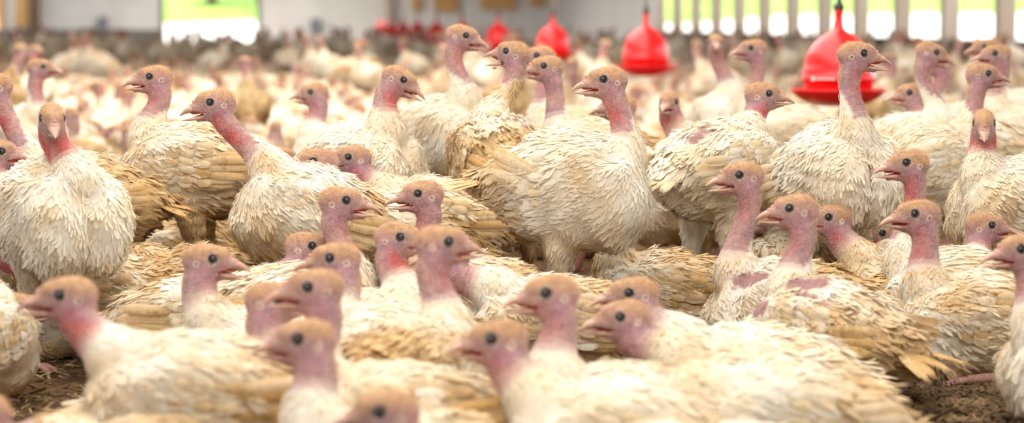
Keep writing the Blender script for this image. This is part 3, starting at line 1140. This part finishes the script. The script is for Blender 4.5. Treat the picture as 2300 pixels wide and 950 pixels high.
    cc = np.zeros((m_, 4)); cc[:, :3] = CREAM + (TAN - CREAM) * rs.uniform(0, .6, (m_, 1)); cc[:, 3] = dirt * 1.6
    v_, q_, t_, c_ = lay(TPL_FLIGHT, O, D, norm(n_), tail_len * rs.uniform(.85, 1.1, m_), np.full(m_, .022), np.full(m_, .02), np.full(m_, -.12), cc)
    v_ = v_ @ Rb.T + ob
    v_[:, 2] = np.maximum(v_[:, 2], .003)
    obj('tail', mesh_np('tail', v_, q_, [MB], True, {'Col': ('c', c_)}, t_), root)

    # ---- eyes, beak, snood
    def place(v_):
        return np.asarray(v_) @ Rh.T + oh
    nn = 14 if hero else 8
    for s in (1, -1):
        g = Geo()
        g.lathe([(.0076 * math.sin(t), .0076 * math.cos(t)) for t in np.linspace(PI, 0, nn // 2 + 1)], n=nn)
        v_ = g.v[0] + np.array([0, s * .0158, 0])
        obj('eye', mesh_np('eye', place(v_), np.concatenate(g.q), [MEYE]), root)
    def beak(up):
        g = Geo()
        ns, na = 9, 12
        V_, Q_ = [], []
        for i in range(ns):
            t = i / (ns - 1)
            x_ = (.024 + .045 * t) if up else (.012 + .052 * t)
            if up:
                top = -.0003 - .0045 * t - .0190 * t ** 2.6
                bot = -.0210 + .0010 * math.sin(PI * t) - .0065 * t ** 3
                bot = min(bot, top - .0006)
                hw = .0126 * (1 - t ** 2.2) + .0008
            else:
                drop = op * (.25 + .85 * t)
                top = -.0225 - drop
                bot = -.0335 - drop + .0095 * t ** 1.6
                bot = min(bot, top - .0006)
                hw = .0108 * (1 - t ** 2.2) + .0008
            for j in range(na):
                a_ = 2 * PI * j / na
                cz = (top + bot) / 2 + (top - bot) / 2 * math.sin(a_)
                V_.append((x_, hw * math.copysign(abs(math.cos(a_)) ** .8, math.cos(a_)), cz))
        for i in range(ns - 1):
            for j in range(na):
                k = (j + 1) % na
                Q_.append((i * na + j, i * na + k, (i + 1) * na + k, (i + 1) * na + j))
        return np.array(V_), Q_
    if hero:
        for up in (True, False):
            v_, q_ = beak(up)
            o = obj('upper_beak' if up else 'lower_beak', mesh_np('beak', place(v_), q_, [MBEAK]), root)
            if up:
                g = Geo()
                for s in (1, -1):   # nostrils
                    gg = Geo(); gg.lathe([(.0028 * math.sin(t), .0020 * math.cos(t)) for t in np.linspace(PI, 0, 5)], n=8)
                    g.add(gg.v[0] @ np.diag([1.5, .6, .8]) + np.array([.040, s * .0072, -.0125]), np.concatenate(gg.q))
                obj('nostril', mesh_np('nostril', place(np.concatenate(g.v)), np.concatenate(g.q), [MMOUTH]), o)
        if mouth > .15:
            v_, q_ = beak(False)
            v_ = v_.copy()
            v_[:, 1] *= .55; v_[:, 0] = .016 + (v_[:, 0] - .012) * .62; v_[:, 2] = v_[:, 2] + .0022
            obj('tongue', mesh_np('tongue', place(v_), q_, [MMOUTH]), root)
        g = Geo()
        h_ = rs.uniform(.003, .009)
        g.tube([(.032, .0, -.004), (.0335, .001, .002), (.035, .0015, h_ * .7), (.0362, .001, h_), (.0365, 0, h_ + .001)], [.0052, .0048, .0042, .0026, .0004], 8)
        obj('snood', mesh_np('snood', place(np.concatenate(g.v)), np.concatenate(g.q), [MSNOOD]), root)
    else:
        v1, q1 = beak(True); v2, q2 = beak(False)
        obj('beak', mesh_np('beak', place(np.concatenate([v1, v2])), np.concatenate([np.array(q1), np.array(q2) + len(v1)]), [MBEAK]), root)
    return root


def refine(V, Q, sel):
    """Split the selected quads 2x2 with shared midpoints; neighbours get fans so the mesh stays closed."""
    E = np.sort(np.stack([Q, np.roll(Q, -1, 1)], 2).reshape(-1, 2), 1)
    key = E[:, 0].astype(np.int64) * (len(V) + 1) + E[:, 1]
    uk, inv = np.unique(key, return_inverse=True)
    inv = inv.reshape(-1, 4)
    mark = np.zeros(len(uk), bool)
    mark[inv[sel].ravel()] = True
    mid_idx = np.full(len(uk), -1)
    mid_idx[mark] = len(V) + np.arange(mark.sum())
    first = np.zeros((len(uk), 2), int)
    first[inv.ravel()] = E
    mv = (V[first[mark, 0]] + V[first[mark, 1]]) / 2
    Vn = np.concatenate([V, mv])
    S_ = Q[sel]; Si = inv[sel]
    cen = V[S_].mean(1)
    ci = len(Vn) + np.arange(len(S_))
    Vn = np.concatenate([Vn, cen])
    M = mid_idx[Si]
    newq = []
    for k in range(4):
        newq.append(np.stack([S_[:, k], M[:, k], ci, M[:, (k - 1) % 4]], 1))
    rest = ~sel
    R_ = Q[rest]; Ri = mid_idx[inv[rest]]
    touched = (Ri >= 0).any(1)
    quads = [R_[~touched]] + newq
    tris = []
    for q, m_ in zip(R_[touched], Ri[touched]):
        loop = []
        for k in range(4):
            loop.append(q[k])
            if m_[k] >= 0:
                loop.append(m_[k])
        c = len(Vn)
        Vn = np.concatenate([Vn, V[q].mean(0)[None]]) if False else Vn
        # fan from the first midpoint
        i0 = next(i for i, x_ in enumerate(loop) if x_ >= len(V))
        L_ = loop[i0:] + loop[:i0]
        for i in range(1, len(L_) - 1):
            tris.append((L_[0], L_[i], L_[i + 1]))
    return Vn, np.concatenate(quads), np.array(tris, int).reshape(-1, 3)


# ------------------------------------------------------------------ the birds one can tell apart, from the photograph
HERO = []
USED = []


def bird(ex, ey, face, s, bx, hd, pose, label, z=None, fp=0, mouth=.25, flush=.35, dirt=.35, patches=0, pitch=None, roll=0, vox=.0055, nf=5500, dd=0.0, group=None, hairs=2400, **kw):
    seed = len(HERO) * 7 + 3
    loc = floor_at(bx, s)
    h = math.radians(hd)
    st = pose == 'st'
    zz = z if z is not None else (.33 if st else .125)
    pt = math.radians(pitch) if pitch is not None else math.radians(8 if st else 4)
    n0 = loc + rot(h) @ (rot(0, pt) @ np.array([.11, 0, .05]) + np.array([0, 0, zz]))
    depth = (n0 - CAM) @ CF + dd
    for _ in range(12):        # a neck needs some room between chest and skull
        p_ = ray_at(ex, ey, depth)
        if np.linalg.norm(p_ - n0) > .125:
            break
        loc = loc - rot(h)[:, 0] * .02
        n0 = n0 - rot(h)[:, 0] * .02
    f = math.radians(face)
    Rh = rot(f, math.radians(fp), math.radians(roll))
    p = ray_at(ex, ey, depth)
    side = Rh[:, 1]
    sg = -1 if side @ CF > 0 else 1          # the eye turned to the camera
    if abs(abs(face) - 90) > 30:
        p = p - side * sg * .0195
    r = make_turkey(loc=tuple(loc), heading=h, pose=pose, z=zz, pitch=pt, head_pos=p, head_R=Rh, mouth=mouth, flush=flush, dirt=dirt, patches=patches,
                    seed=seed, voxel=vox, nf=nf, hairs=hairs, **kw)
    r['label'] = label
    r['group'] = group or 'white turkeys of the flock near the camera'
    HERO.append((label, loc, s))
    USED.append((loc[0], loc[1], h))
    return r


B = bird
# --- in and near the plane of focus
B(118, 266, -80, 1060, 142, -62, 'st', 'white turkey standing at far left facing the camera, red throat', z=.330, fat=1.12, keel=.35, fp=-12, flush=.95, dirt=.22, mouth=.0)
B(335, 172, 180, 900, 418, 168, 'st', 'white turkey standing with soiled fluffy thighs, looking left, behind the open-beaked long-necked one', z=.375, mouth=.5, flush=.45, dirt=.5, pitch=4)
B(471, 230, 182, 1005, 690, 176, 'st', 'large turkey stretching its long white neck to the left, beak open, red wattle', z=.31, fp=-4, mouth=.75, flush=.8, dirt=.42, pitch=20, patches=1)
B(907, 180, -6, 880, 812, -38, 'st', 'white turkey with red throat looking down to the right, white breast turned to camera', z=.37, fp=-24, mouth=.45, flush=.9, dirt=.2, pitch=18)
B(1047, 80, -8, 800, 1005, -52, 'st', 'tall turkey looking right, its long pink neck raised above the flock', z=.42, fp=-10, keel=.9, mouth=.4, flush=.45, dirt=.3, pitch=18)
B(1137, 115, 152, 885, 1122, 104, 'st', 'ragged turkey seen from behind with white nape and wide open beak', z=.39, fp=8, mouth=1.3, flush=.2, dirt=.55, pitch=16, bare=0.062, fluff=1.2, patches=1)
B(1205, 125, 180, 760, 1290, 178, 'st', 'turkey looking left, head half hidden behind the one with the wide open beak', z=.37, mouth=.1, dirt=.4, nf=3000)
B(1221, 148, 180, 820, 1335, 178, 'st', 'turkey with smooth arched grey-pink neck behind the large central bird', z=.355, mouth=.3, flush=.2, dirt=.5, bare=0.179, nf=3000)
B(1355, 178, 181, 1000, 1300, -14, 'st', 'large white turkey standing in the middle, body to the right, head turned left', z=.368, wz=.34, fat=1.14, keel=.6, mouth=.45, flush=.62, dirt=.3, pitch=1, bare=0.134, patches=1, tail_len=.12, spread=.12)
B(1383, 236, 182, 860, 1530, 176, 'st', 'turkey whose head shows behind the neck of the large central bird', z=.28, mouth=.0, dirt=.5, patches=2, spread=.25, pitch=4, nf=4000)
B(1500, 228, -112, 800, 1565, 195, 'st', 'turkey facing the camera between the central bird and the second drinker, red throat', z=.33, mouth=.3, flush=.6, dirt=.3, nf=3000)
B(1608, 94, -96, 620, 1628, -82, 'st', 'slim tall turkey facing the camera far behind, below the window posts', z=.375, flush=.3, dirt=.25, mouth=.0, pitch=25, vox=.0075, nf=1100)
B(1686, 108, 180, 700, 1765, 172, 'st', 'turkey looking left, just right of the slim tall far one', z=.36, mouth=.3, flush=.2, dirt=.35, vox=.0075, nf=1100)
B(1727, 210, -2, 905, 1668, 38, 'st', 'white turkey with purple bare patch on its back, looking right', z=.385, mouth=.15, flush=.8, dirt=.15, patches=3, pitch=10)
B(1941, 120, 0, 955, 1880, -74, 'st', 'tall turkey with open beak before the large red drinker, white breast to camera', z=.378, keel=1.0, fat=1.1, mouth=.95, flush=.45, dirt=.25, pitch=16, bare=0.146)
B(2104, 118, 0, 770, 2045, 20, 'st', 'turkey looking right with open beak, right of the large red drinker', z=.36, fp=-12, mouth=.6, flush=.3, dirt=.3, vox=.0075, nf=1200)
B(2104, 140, 180, 690, 2140, 172, 'st', 'turkey mostly hidden, its purple neck showing behind the one looking right', z=.36, dirt=.3, flush=.3, vox=.0075, nf=900)
B(2042, 208, 180, 765, 2125, 165, 'st', 'turkey looking left just under the pan of the large red drinker', z=.35, mouth=.35, flush=.3, dirt=.35, nf=3000)
B(2220, 165, 0, 825, 2100, 8, 'st', 'broad white turkey looking right with slightly open beak near the right edge', z=.345, mouth=.5, flush=.25, dirt=.35, pitch=8, patches=1)
B(2234, 120, 180, 735, 2295, 176, 'st', 'turkey looking left near the right edge, the lower of two overlapping far heads', z=.38, mouth=.3, dirt=.3, vox=.0075, nf=1100)
B(2210, 105, 180, 620, 2290, 170, 'st', 'turkey looking left near the right edge, the farther of two overlapping heads', z=.38, mouth=.3, dirt=.3, vox=.0075, nf=900)
B(2210, 277, -105, 940, 2280, 190, 'st', 'turkey at the right staring straight into the camera above a red neck', z=.30, fp=-14, mouth=.0, flush=1.0, dirt=.35, nf=4500)
B(2035, 365, 180, 1010, 2125, 172, 'ly', 'turkey head looking left with open beak before the broad white bird', mouth=.6, flush=.6, dirt=.4)
B(1660, 393, 181, 1050, 1752, 178, 'ly', 'lying turkey with raised purple neck and open beak, facing left beside the long bare-necked one', mouth=.7, flush=.3, dirt=.45, patches=3, bare=0.213)
B(1773, 468, 166, 1135, 1852, 128, 'ly', 'lying turkey with long bare neck and tail pointing to the open litter', z=.12, mouth=.35, flush=.3, dirt=.42, patches=3, bare=0.168, tail_len=.13, pitch=8)
B(1860, 488, 180, 990, 1975, 176, 'ly', 'reddish-headed turkey looking left behind the long bare neck', mouth=.1, flush=.6, dirt=.55, bare=0.157, nf=3500)
B(1737, 510, 180, 905, 1750, 95, 'ly', 'small reddish turkey head peeping left from behind the long bare neck', mouth=.2, flush=.6, dirt=.5, hairs=1500, nf=3000)
B(1981, 524, 180, 925, 1992, 92, 'ly', 'low turkey head resting on cream backs, looking left', z=.10, mouth=.2, flush=.5, dirt=.55, nf=3000)
B(2054, 480, 180, 1085, 2180, 178, 'ly', 'lying cream turkey at the right with folded shank showing on the litter', z=.115, mouth=.15, flush=.5, dirt=.6, shank=True, patches=1, bare=0.168)
B(2228, 506, -2, 985, 2185, 25, 'ly', 'reddish turkey head looking right, low beside the right edge', z=.11, mouth=.15, flush=.55, dirt=.4, nf=3000)
B(1385, 455, 180, 965, 1470, 178, 'ly', 'lying tan turkey whose neck disappears behind the legs of the central bird', z=.10, mouth=.1, dirt=.7, patches=1, fluff=1.2, bare=0.224, nf=4000)
B(703, 362, 180, 990, 795, 175, 'st', 'turkey head looking left over the back of the long-necked bird', z=.24, mouth=.55, flush=.3, dirt=.4, nf=3000)
B(782, 353, 180, 910, 868, 176, 'st', 'turkey head tucked close behind another, looking left, purple throat', z=.24, mouth=.1, flush=.6, dirt=.4, bare=0.168, nf=3000)
B(778, 450, -2, 1085, 690, 16, 'ly', 'turkey head with pale ear looking right before the long-necked bird', z=.13, mouth=.65, flush=.3, dirt=.4, bare=0.157)
B(938, 435, 180, 1040, 1030, 172, 'ly', 'turkey head with half open beak looking left, left of the ragged bird', z=.13, mouth=.6, flush=.3, dirt=.5, bare=0.157)
B(697, 207, 180, 720, 765, 168, 'st', 'blurred turkey looking left behind, between the long-necked bird and the red-throated one', z=.30, mouth=.4, dirt=.4, vox=.0075, nf=1100, bare=0.168)
B(640, 352, 0, 780, 590, 0, 'ly', 'small blurred reddish head looking right behind the long-necked bird', z=.14, mouth=.1, dirt=.4, vox=.0075, nf=900)
B(287, 425, 0, 845, 205, 0, 'ly', 'reddish head looking right from behind the front-facing bird at the left', z=.13, mouth=.6, flush=.4, dirt=.4, nf=3000)
B(4, 340, 0, 980, -75, 10, 'st', 'turkey head entering from the left edge, looking right', z=.25, mouth=.2, dirt=.35, nf=3000)
B(-28, 190, 180, 930, 175, 176, 'st', 'turkey at the left edge whose red neck rises out of the frame', z=.31, dirt=.5, flush=.9, bare=0.168, nf=3000)
B(97, 150, 0, 640, 62, -60, 'st', 'blurred turkey looking right at the upper left', z=.33, dirt=.3, flush=.6, mouth=.3, vox=.0075, nf=1000)
B(-12, 540, 180, 1015, 50, 176, 'ly', 'turkey at the left edge with a dark red neck, low behind the standing bird', z=.12, dirt=.6, flush=1.0, bare=0.224, nf=3000)
B(198, 545, 180, 985, 335, 178, 'ly', 'tan lying turkey with bare purple patches behind the standing left bird', z=.12, dirt=.85, patches=5, fluff=1.2, nf=4500)
B(222, 480, 180, 850, 345, 178, 'ly', 'lying turkey seen under the bird with soiled thighs', z=.12, dirt=.7, patches=1, nf=3000)
B(590, 440, 0, 785, 520, 2, 'ly', 'lying tan turkey between soiled thighs and long-necked bird', z=.12, dirt=.8, nf=3000)
# --- in front of the plane of focus
B(478, 582, -2, 1190, 590, 196, 'ly', 'turkey looking right with open beak and curved purple neck, lower left', z=.105, mouth=.75, flush=.25, dirt=.3, bare=0.213, vox=.0065, nf=3300, hairs=1500, fat=.9)
B(133, 663, 180, 1430, 415, 179, 'ly', 'large blurred turkey in the lower left corner with bright pink throat', z=.145, mouth=.4, flush=.85, dirt=.4, vox=.0065, nf=3300, hairs=1500, bare=0.157)
B(52, 690, 3, 1140, 8, 62, 'ly', 'turkey at the lower left edge, its face hidden by the pink-throated one', mouth=.1, dirt=.45, vox=.0065, nf=3300, hairs=1500, fat=.9)
B(702, 552, 0, 1075, 572, 4, 'ly', 'small turkey head looking right behind the stacked heads, white back at its left', z=.115, mouth=.1, flush=.2, dirt=.3, vox=.0065, nf=3300, hairs=1500, fat=.9)
B(740, 580, 178, 1220, 865, 177, 'ly', 'blurred turkey looking left, rear one of three stacked heads', z=.12, mouth=.1, flush=.2, dirt=.3, vox=.0065, nf=3300, hairs=1500, bare=0.168, fat=.9)
B(690, 645, 180, 1430, 850, 178, 'ly', 'blurred turkey looking left with slightly open beak, middle one of three stacked heads', z=.105, mouth=.45, flush=.25, dirt=.4, vox=.0065, nf=3300, hairs=1500, fat=.9)
B(668, 762, 180, 1530, 850, 178, 'ly', 'blurred turkey looking left, lowest of three stacked heads', z=.08, mouth=.3, flush=.15, dirt=.45, vox=.0065, nf=3300, hairs=1500, bare=0.179, fat=.9)
B(626, 672, 0, 1330, 500, 0, 'ly', 'turkey whose rounded brown nape shows left of the middle stacked head', z=.08, mouth=.0, flush=.2, dirt=.3, vox=.0065, nf=3300, hairs=1500, fat=.9)
B(900, 532, -18, 1165, 830, 36, 'ly', 'turkey half turned to the camera with a narrow red throat, centre left', z=.125, mouth=.1, flush=1.0, dirt=.2, vox=.0065, nf=3300, hairs=1500, bare=0.179, fat=.9)
B(1008, 543, 4, 1320, 935, 52, 'ly', 'blurred turkey rising above its neighbours on a long pink neck, looking right', z=.135, mouth=.3, flush=.3, dirt=.45, vox=.0065, nf=3300, hairs=1500, bare=0.168, fat=.9)
B(992, 572, 180, 1090, 1140, 178, 'ly', 'lying turkey whose purple neck shows behind the long pink-necked one', z=.12, mouth=.1, flush=.3, dirt=.45, vox=.0065, nf=3300, hairs=1500, bare=0.190, fat=.9)
B(1103, 762, 180, 1470, 1265, 177, 'ly', 'blurred turkey with large magenta neck at the bottom centre', z=.09, mouth=.2, flush=.5, dirt=.35, vox=.0065, nf=3300, hairs=1500, bare=0.179, fat=.9)
B(850, 926, 180, 1640, 1010, 178, 'ly', 'turkey head cut by the bottom edge of the photo', z=.07, mouth=.1, flush=.2, dirt=.5, vox=.0065, nf=3300, hairs=1500, fat=.9)
B(1225, 658, 180, 1385, 1370, 178, 'ly', 'blurred turkey with orange crown looking left, beak open, white neck base', z=.09, mouth=.5, flush=.3, dirt=.35, vox=.0065, nf=3300, hairs=1500, bare=0.157, fat=.9)
B(1412, 658, 180, 1225, 1530, 176, 'ly', 'turkey head just above another in the lower centre right, bright white tail', z=.088, mouth=.4, flush=.15, dirt=.15, vox=.0065, nf=3300, hairs=1500, fat=.9)
B(1392, 712, 180, 1300, 1548, 178, 'ly', 'blurred turkey with dark shaded face looking left, below a paler head', z=.09, mouth=.3, flush=.2, dirt=.4, vox=.0065, nf=3300, hairs=1500, fat=.9)
B(1420, 1010, 180, 1440, 1590, 182, 'ly', 'blurred turkey body with ragged white tail at the bottom right', z=.105, mouth=.1, dirt=.35, vox=.0065, nf=3300, hairs=1500, fluff=1.25, tail_len=.12, fat=.9)
B(1270, 1040, 180, 1650, 1420, 178, 'ly', 'pale turkey back along the bottom edge right of centre', z=.09, mouth=.1, dirt=.35, vox=.0065, nf=3300, hairs=1500, fat=.9)
B(2293, 560, 182, 1230, 2445, 178, 'ly', 'turkey at the right edge, only its open beak and white flank in the frame', z=.115, mouth=.5, flush=.2, dirt=.4, vox=.0065, nf=3300, hairs=1500, fat=.9)
B(-70, 930, 180, 1570, -10, 178, 'ly', 'shaded cream turkey back in the bottom left corner', z=.07, mouth=.1, dirt=.6, vox=.0065, nf=3300, hairs=1500, fat=.9)


for i in range(len(HERO)):
    for j in range(i):
        dd_ = np.linalg.norm(HERO[i][1] - HERO[j][1])
        if dd_ < .26:
            print('CLOSE %.2f | %d %s | %d %s' % (dd_, i, HERO[i][0][:60], j, HERO[j][0][:60]), HERO[i][2], HERO[j][2])
# ------------------------------------------------------------------ the flock behind: a few builds, copied
def template(pose, yaw, up, seed, vox, nf, hairs, parts=True, mouth=.2):
    loc = (0, 0, 0)
    z = .325 if pose == 'st' else .12
    hp = np.array([.125 + .02 * math.cos(yaw), .03 * math.sin(yaw), z + up])
    return make_turkey(loc=loc, heading=0, pose=pose, head_pos=hp, head_R=rot(yaw), mouth=mouth, voxel=vox, nf=nf, hairs=hairs, seed=seed, parts=parts,
                       dirt=.55 + .14 * (seed % 4), flush=.3 + .15 * (seed % 4), patches=seed % 3)  # dirt set high, partly to colour in the dimmer light deeper in the barn


def copy_tree(o, parent=None):
    c = o.copy()
    COL.objects.link(c)
    if parent is not None:
        c.parent = parent
    for ch in list(o.children):
        copy_tree(ch, c)
    return c


def drop_tree(o):
    for ch in list(o.children):
        drop_tree(ch)
    bpy.data.objects.remove(o)


near_T = {'st': [template('st', y, .25, 300 + i, .009, 420, 300) for i, y in enumerate((0, 2.4, -2.2, .9))],
          'ly': [template('ly', y, u, 320 + i, .009, 420, 300) for i, (y, u) in enumerate(((0, .09), (2.6, .10), (-2.3, .13), (.8, .20), (-.9, .08), (3.0, .19)))]}
mid_T = {'st': [template('st', y, .25, 340 + i, .014, 0, 0, False) for i, y in enumerate((0, 2.4, -2.2))],
         'ly': [template('ly', y, u, 350 + i, .014, 0, 0, False) for i, (y, u) in enumerate(((0, .09), (2.6, .10), (-2.3, .15), (.8, .20)))]}
for L_ in mid_T.values():
    for r in L_:
        for ch in r.children:
            ch.data.materials.clear(); ch.data.materials.append(MFAR)

N_IND = 300 - len(HERO)
spots = []
occ = [(x, y) for x, y, h in USED]
cell = {}
def free(x, y, r):
    for i in range(int(x // .5) - 1, int(x // .5) + 2):
        for j in range(int(y // .5) - 1, int(y // .5) + 2):
            for (a, b_) in cell.get((i, j), ()):
                if (a - x) ** 2 + (b_ - y) ** 2 < r * r:
                    return False
    return True
def put(x, y):
    cell.setdefault((int(x // .5), int(y // .5)), []).append((x, y))
for x, y in occ:
    put(x, y)
for k in range(10):
    for dx in (-.12, .12):
        put(2.16 + dx, 9.36 + 5.13 * k)
rr_ = np.random.default_rng(77)
cand = []
N_TRY = 60000
for _ in range(N_TRY):
    y = 6.0 + 43 * rr_.random() ** .62
    ex = .25 if y < 12 else 0.0
    a0 = math.atan((-60 - 1150) / F) + YAW; a1 = math.atan((2360 - 1150) / F) + YAW
    x = y * (math.tan(a0) + (math.tan(a1) - math.tan(a0)) * rr_.random()) + ex * (rr_.random() - .5)
    if x > XR - .35 or x < XL + .35:
        continue
    cand.append((x, y))
for x, y in cand:
    if free(x, y, .40 if y < 9.5 else .36):
        put(x, y)
        spots.append((x, y))
spots.sort(key=lambda p: p[1])
print('SPOTS', len(spots), 'heroes', len(HERO))

zones = [(0, 8.2, 'blurred white turkey {p} close behind the sharp birds'), (8.2, 9.7, 'blurred white turkey {p} about level with the large red drinker'),
         (9.7, 12.3, 'blurred white turkey {p} between the large and the second red drinker'), (12.3, 14.6, 'blurred white turkey {p} around the second red drinker'),
         (14.6, 99, 'small blurred white turkey {p} just beyond the second red drinker')]
far_V = {}
def base_mesh(r):
    if r.name not in far_V:
        me = [c for c in r.children if c.name.startswith('body')][0].data
        v = np.zeros(len(me.vertices) * 3, np.float32); me.vertices.foreach_get('co', v)
        q = np.array([list(p.vertices) for p in me.polygons if len(p.vertices) == 4], int)
        c = np.zeros(len(me.vertices) * 4, np.float32); me.color_attributes['Col'].data.foreach_get('color', c)
        far_V[r.name] = (v.reshape(-1, 3), q, c.reshape(-1, 4))
    return far_V[r.name]


far_T = {'st': [template('st', y, .25, 370 + i, .022, 0, 0, False) for i, y in enumerate((0, 2.4, -2.2))],
         'ly': [template('ly', y, u, 380 + i, .022, 0, 0, False) for i, (y, u) in enumerate(((0, .09), (2.6, .10), (-2.3, .15), (.8, .20)))]}
stuff = []
for i, (x, y) in enumerate(spots):
    pst = .0 if y < 8.2 else (.05 if y < 14 else .08)
    pose = 'st' if rr_.random() < pst else 'ly'
    hd = rr_.uniform(-PI, PI)
    sc = rr_.uniform(.92, 1.06)
    if i < N_IND:
        T = (near_T if y < 12.5 else mid_T)[pose]
        if y < 8.2 and pose == 'ly':
            T = T[:3] + T[4:5]
        elif y < 14 and pose == 'ly' and rr_.random() < .7:
            T = T[:3]
        r = copy_tree(T[int(rr_.integers(len(T)))])
        r.location = (x, y, 0)
        r.rotation_euler = (0, 0, hd)
        r.scale = (sc, sc, sc)
        for y0, y1, txt in zones:
            if y0 <= y < y1:
                lab = txt.format(p='standing' if pose == 'st' else 'sitting')
        r['label'] = lab
        r['group'] = lab.replace('turkey', 'turkeys')
        r['category'] = 'turkey'
    else:
        T = far_T[pose]
        v, q, c = base_mesh(T[int(rr_.integers(len(T)))])
        Rm = rot(hd)
        c = c.copy(); c[:, :3] *= rr_.uniform(.80, 1.02)
        stuff.append((v @ Rm.T * sc + np.array([x, y, 0]), q, np.zeros((0, 3), int), c))
v, q, t, c = merge(stuff)
o = obj('distant_flock', mesh_np('distant_flock', v, q, [MFAR], True, {'Col': ('c', c)}))
tag(o, 'far part of the turkey flock blurred together towards the end wall', 'turkeys', kind='stuff')
for D_ in (near_T, mid_T, far_T):
    for L_ in D_.values():
        for r in L_:
            drop_tree(r)

# ------------------------------------------------------------------ loose litter on the floor between the birds
rl = np.random.default_rng(5)
n = 26000
px = rl.uniform(-60, 2360, n); s_ = rl.uniform(820, 1700, n)
px[: n // 2] = rl.uniform(1850, 2360, n // 2); s_[: n // 2] = rl.uniform(900, 1400, n // 2)
P = np.array([floor_at(a, b_) for a, b_ in zip(px, s_)])
P[:, 2] = rl.uniform(.001, .009, n)
ang = rl.uniform(0, 2 * PI, n)
D = np.stack([np.cos(ang), np.sin(ang), rl.normal(size=n) * .35], 1)
D = norm(D)
Sd = norm(np.cross(D, np.array([0, 0, 1.0]) + rl.normal(size=(n, 3)) * .4))
L_ = (rl.uniform(.004, .022, n) * (1 + 1.2 * (rl.random(n) < .06)))[:, None]
w_ = rl.uniform(.0008, .0034, n)[:, None]
up = np.cross(Sd, D) * w_ * .5
V = np.stack([P - D * L_ - Sd * w_, P - D * L_ + Sd * w_, P + D * L_ + Sd * w_, P + D * L_ - Sd * w_, P + up * 2 - D * L_ * .6, P + up * 2 + D * L_ * .7], 1).reshape(-1, 3)
k = (np.arange(n) * 6)[:, None]
Q = np.concatenate([k + np.array([[0, 1, 2, 3]]), k + np.array([[0, 3, 5, 4]]), k + np.array([[2, 1, 4, 5]])])
T = np.concatenate([k + np.array([[0, 4, 1]]), k + np.array([[3, 2, 5]])])
V[:, 2] = np.maximum(V[:, 2], .0005)
o = obj('litter_straw', mesh_np('litter_straw', V, Q, [MSTRAW], False, None, T))
tag(o, 'loose straw and wood shavings of the dark trampled litter', 'litter', kind='stuff')
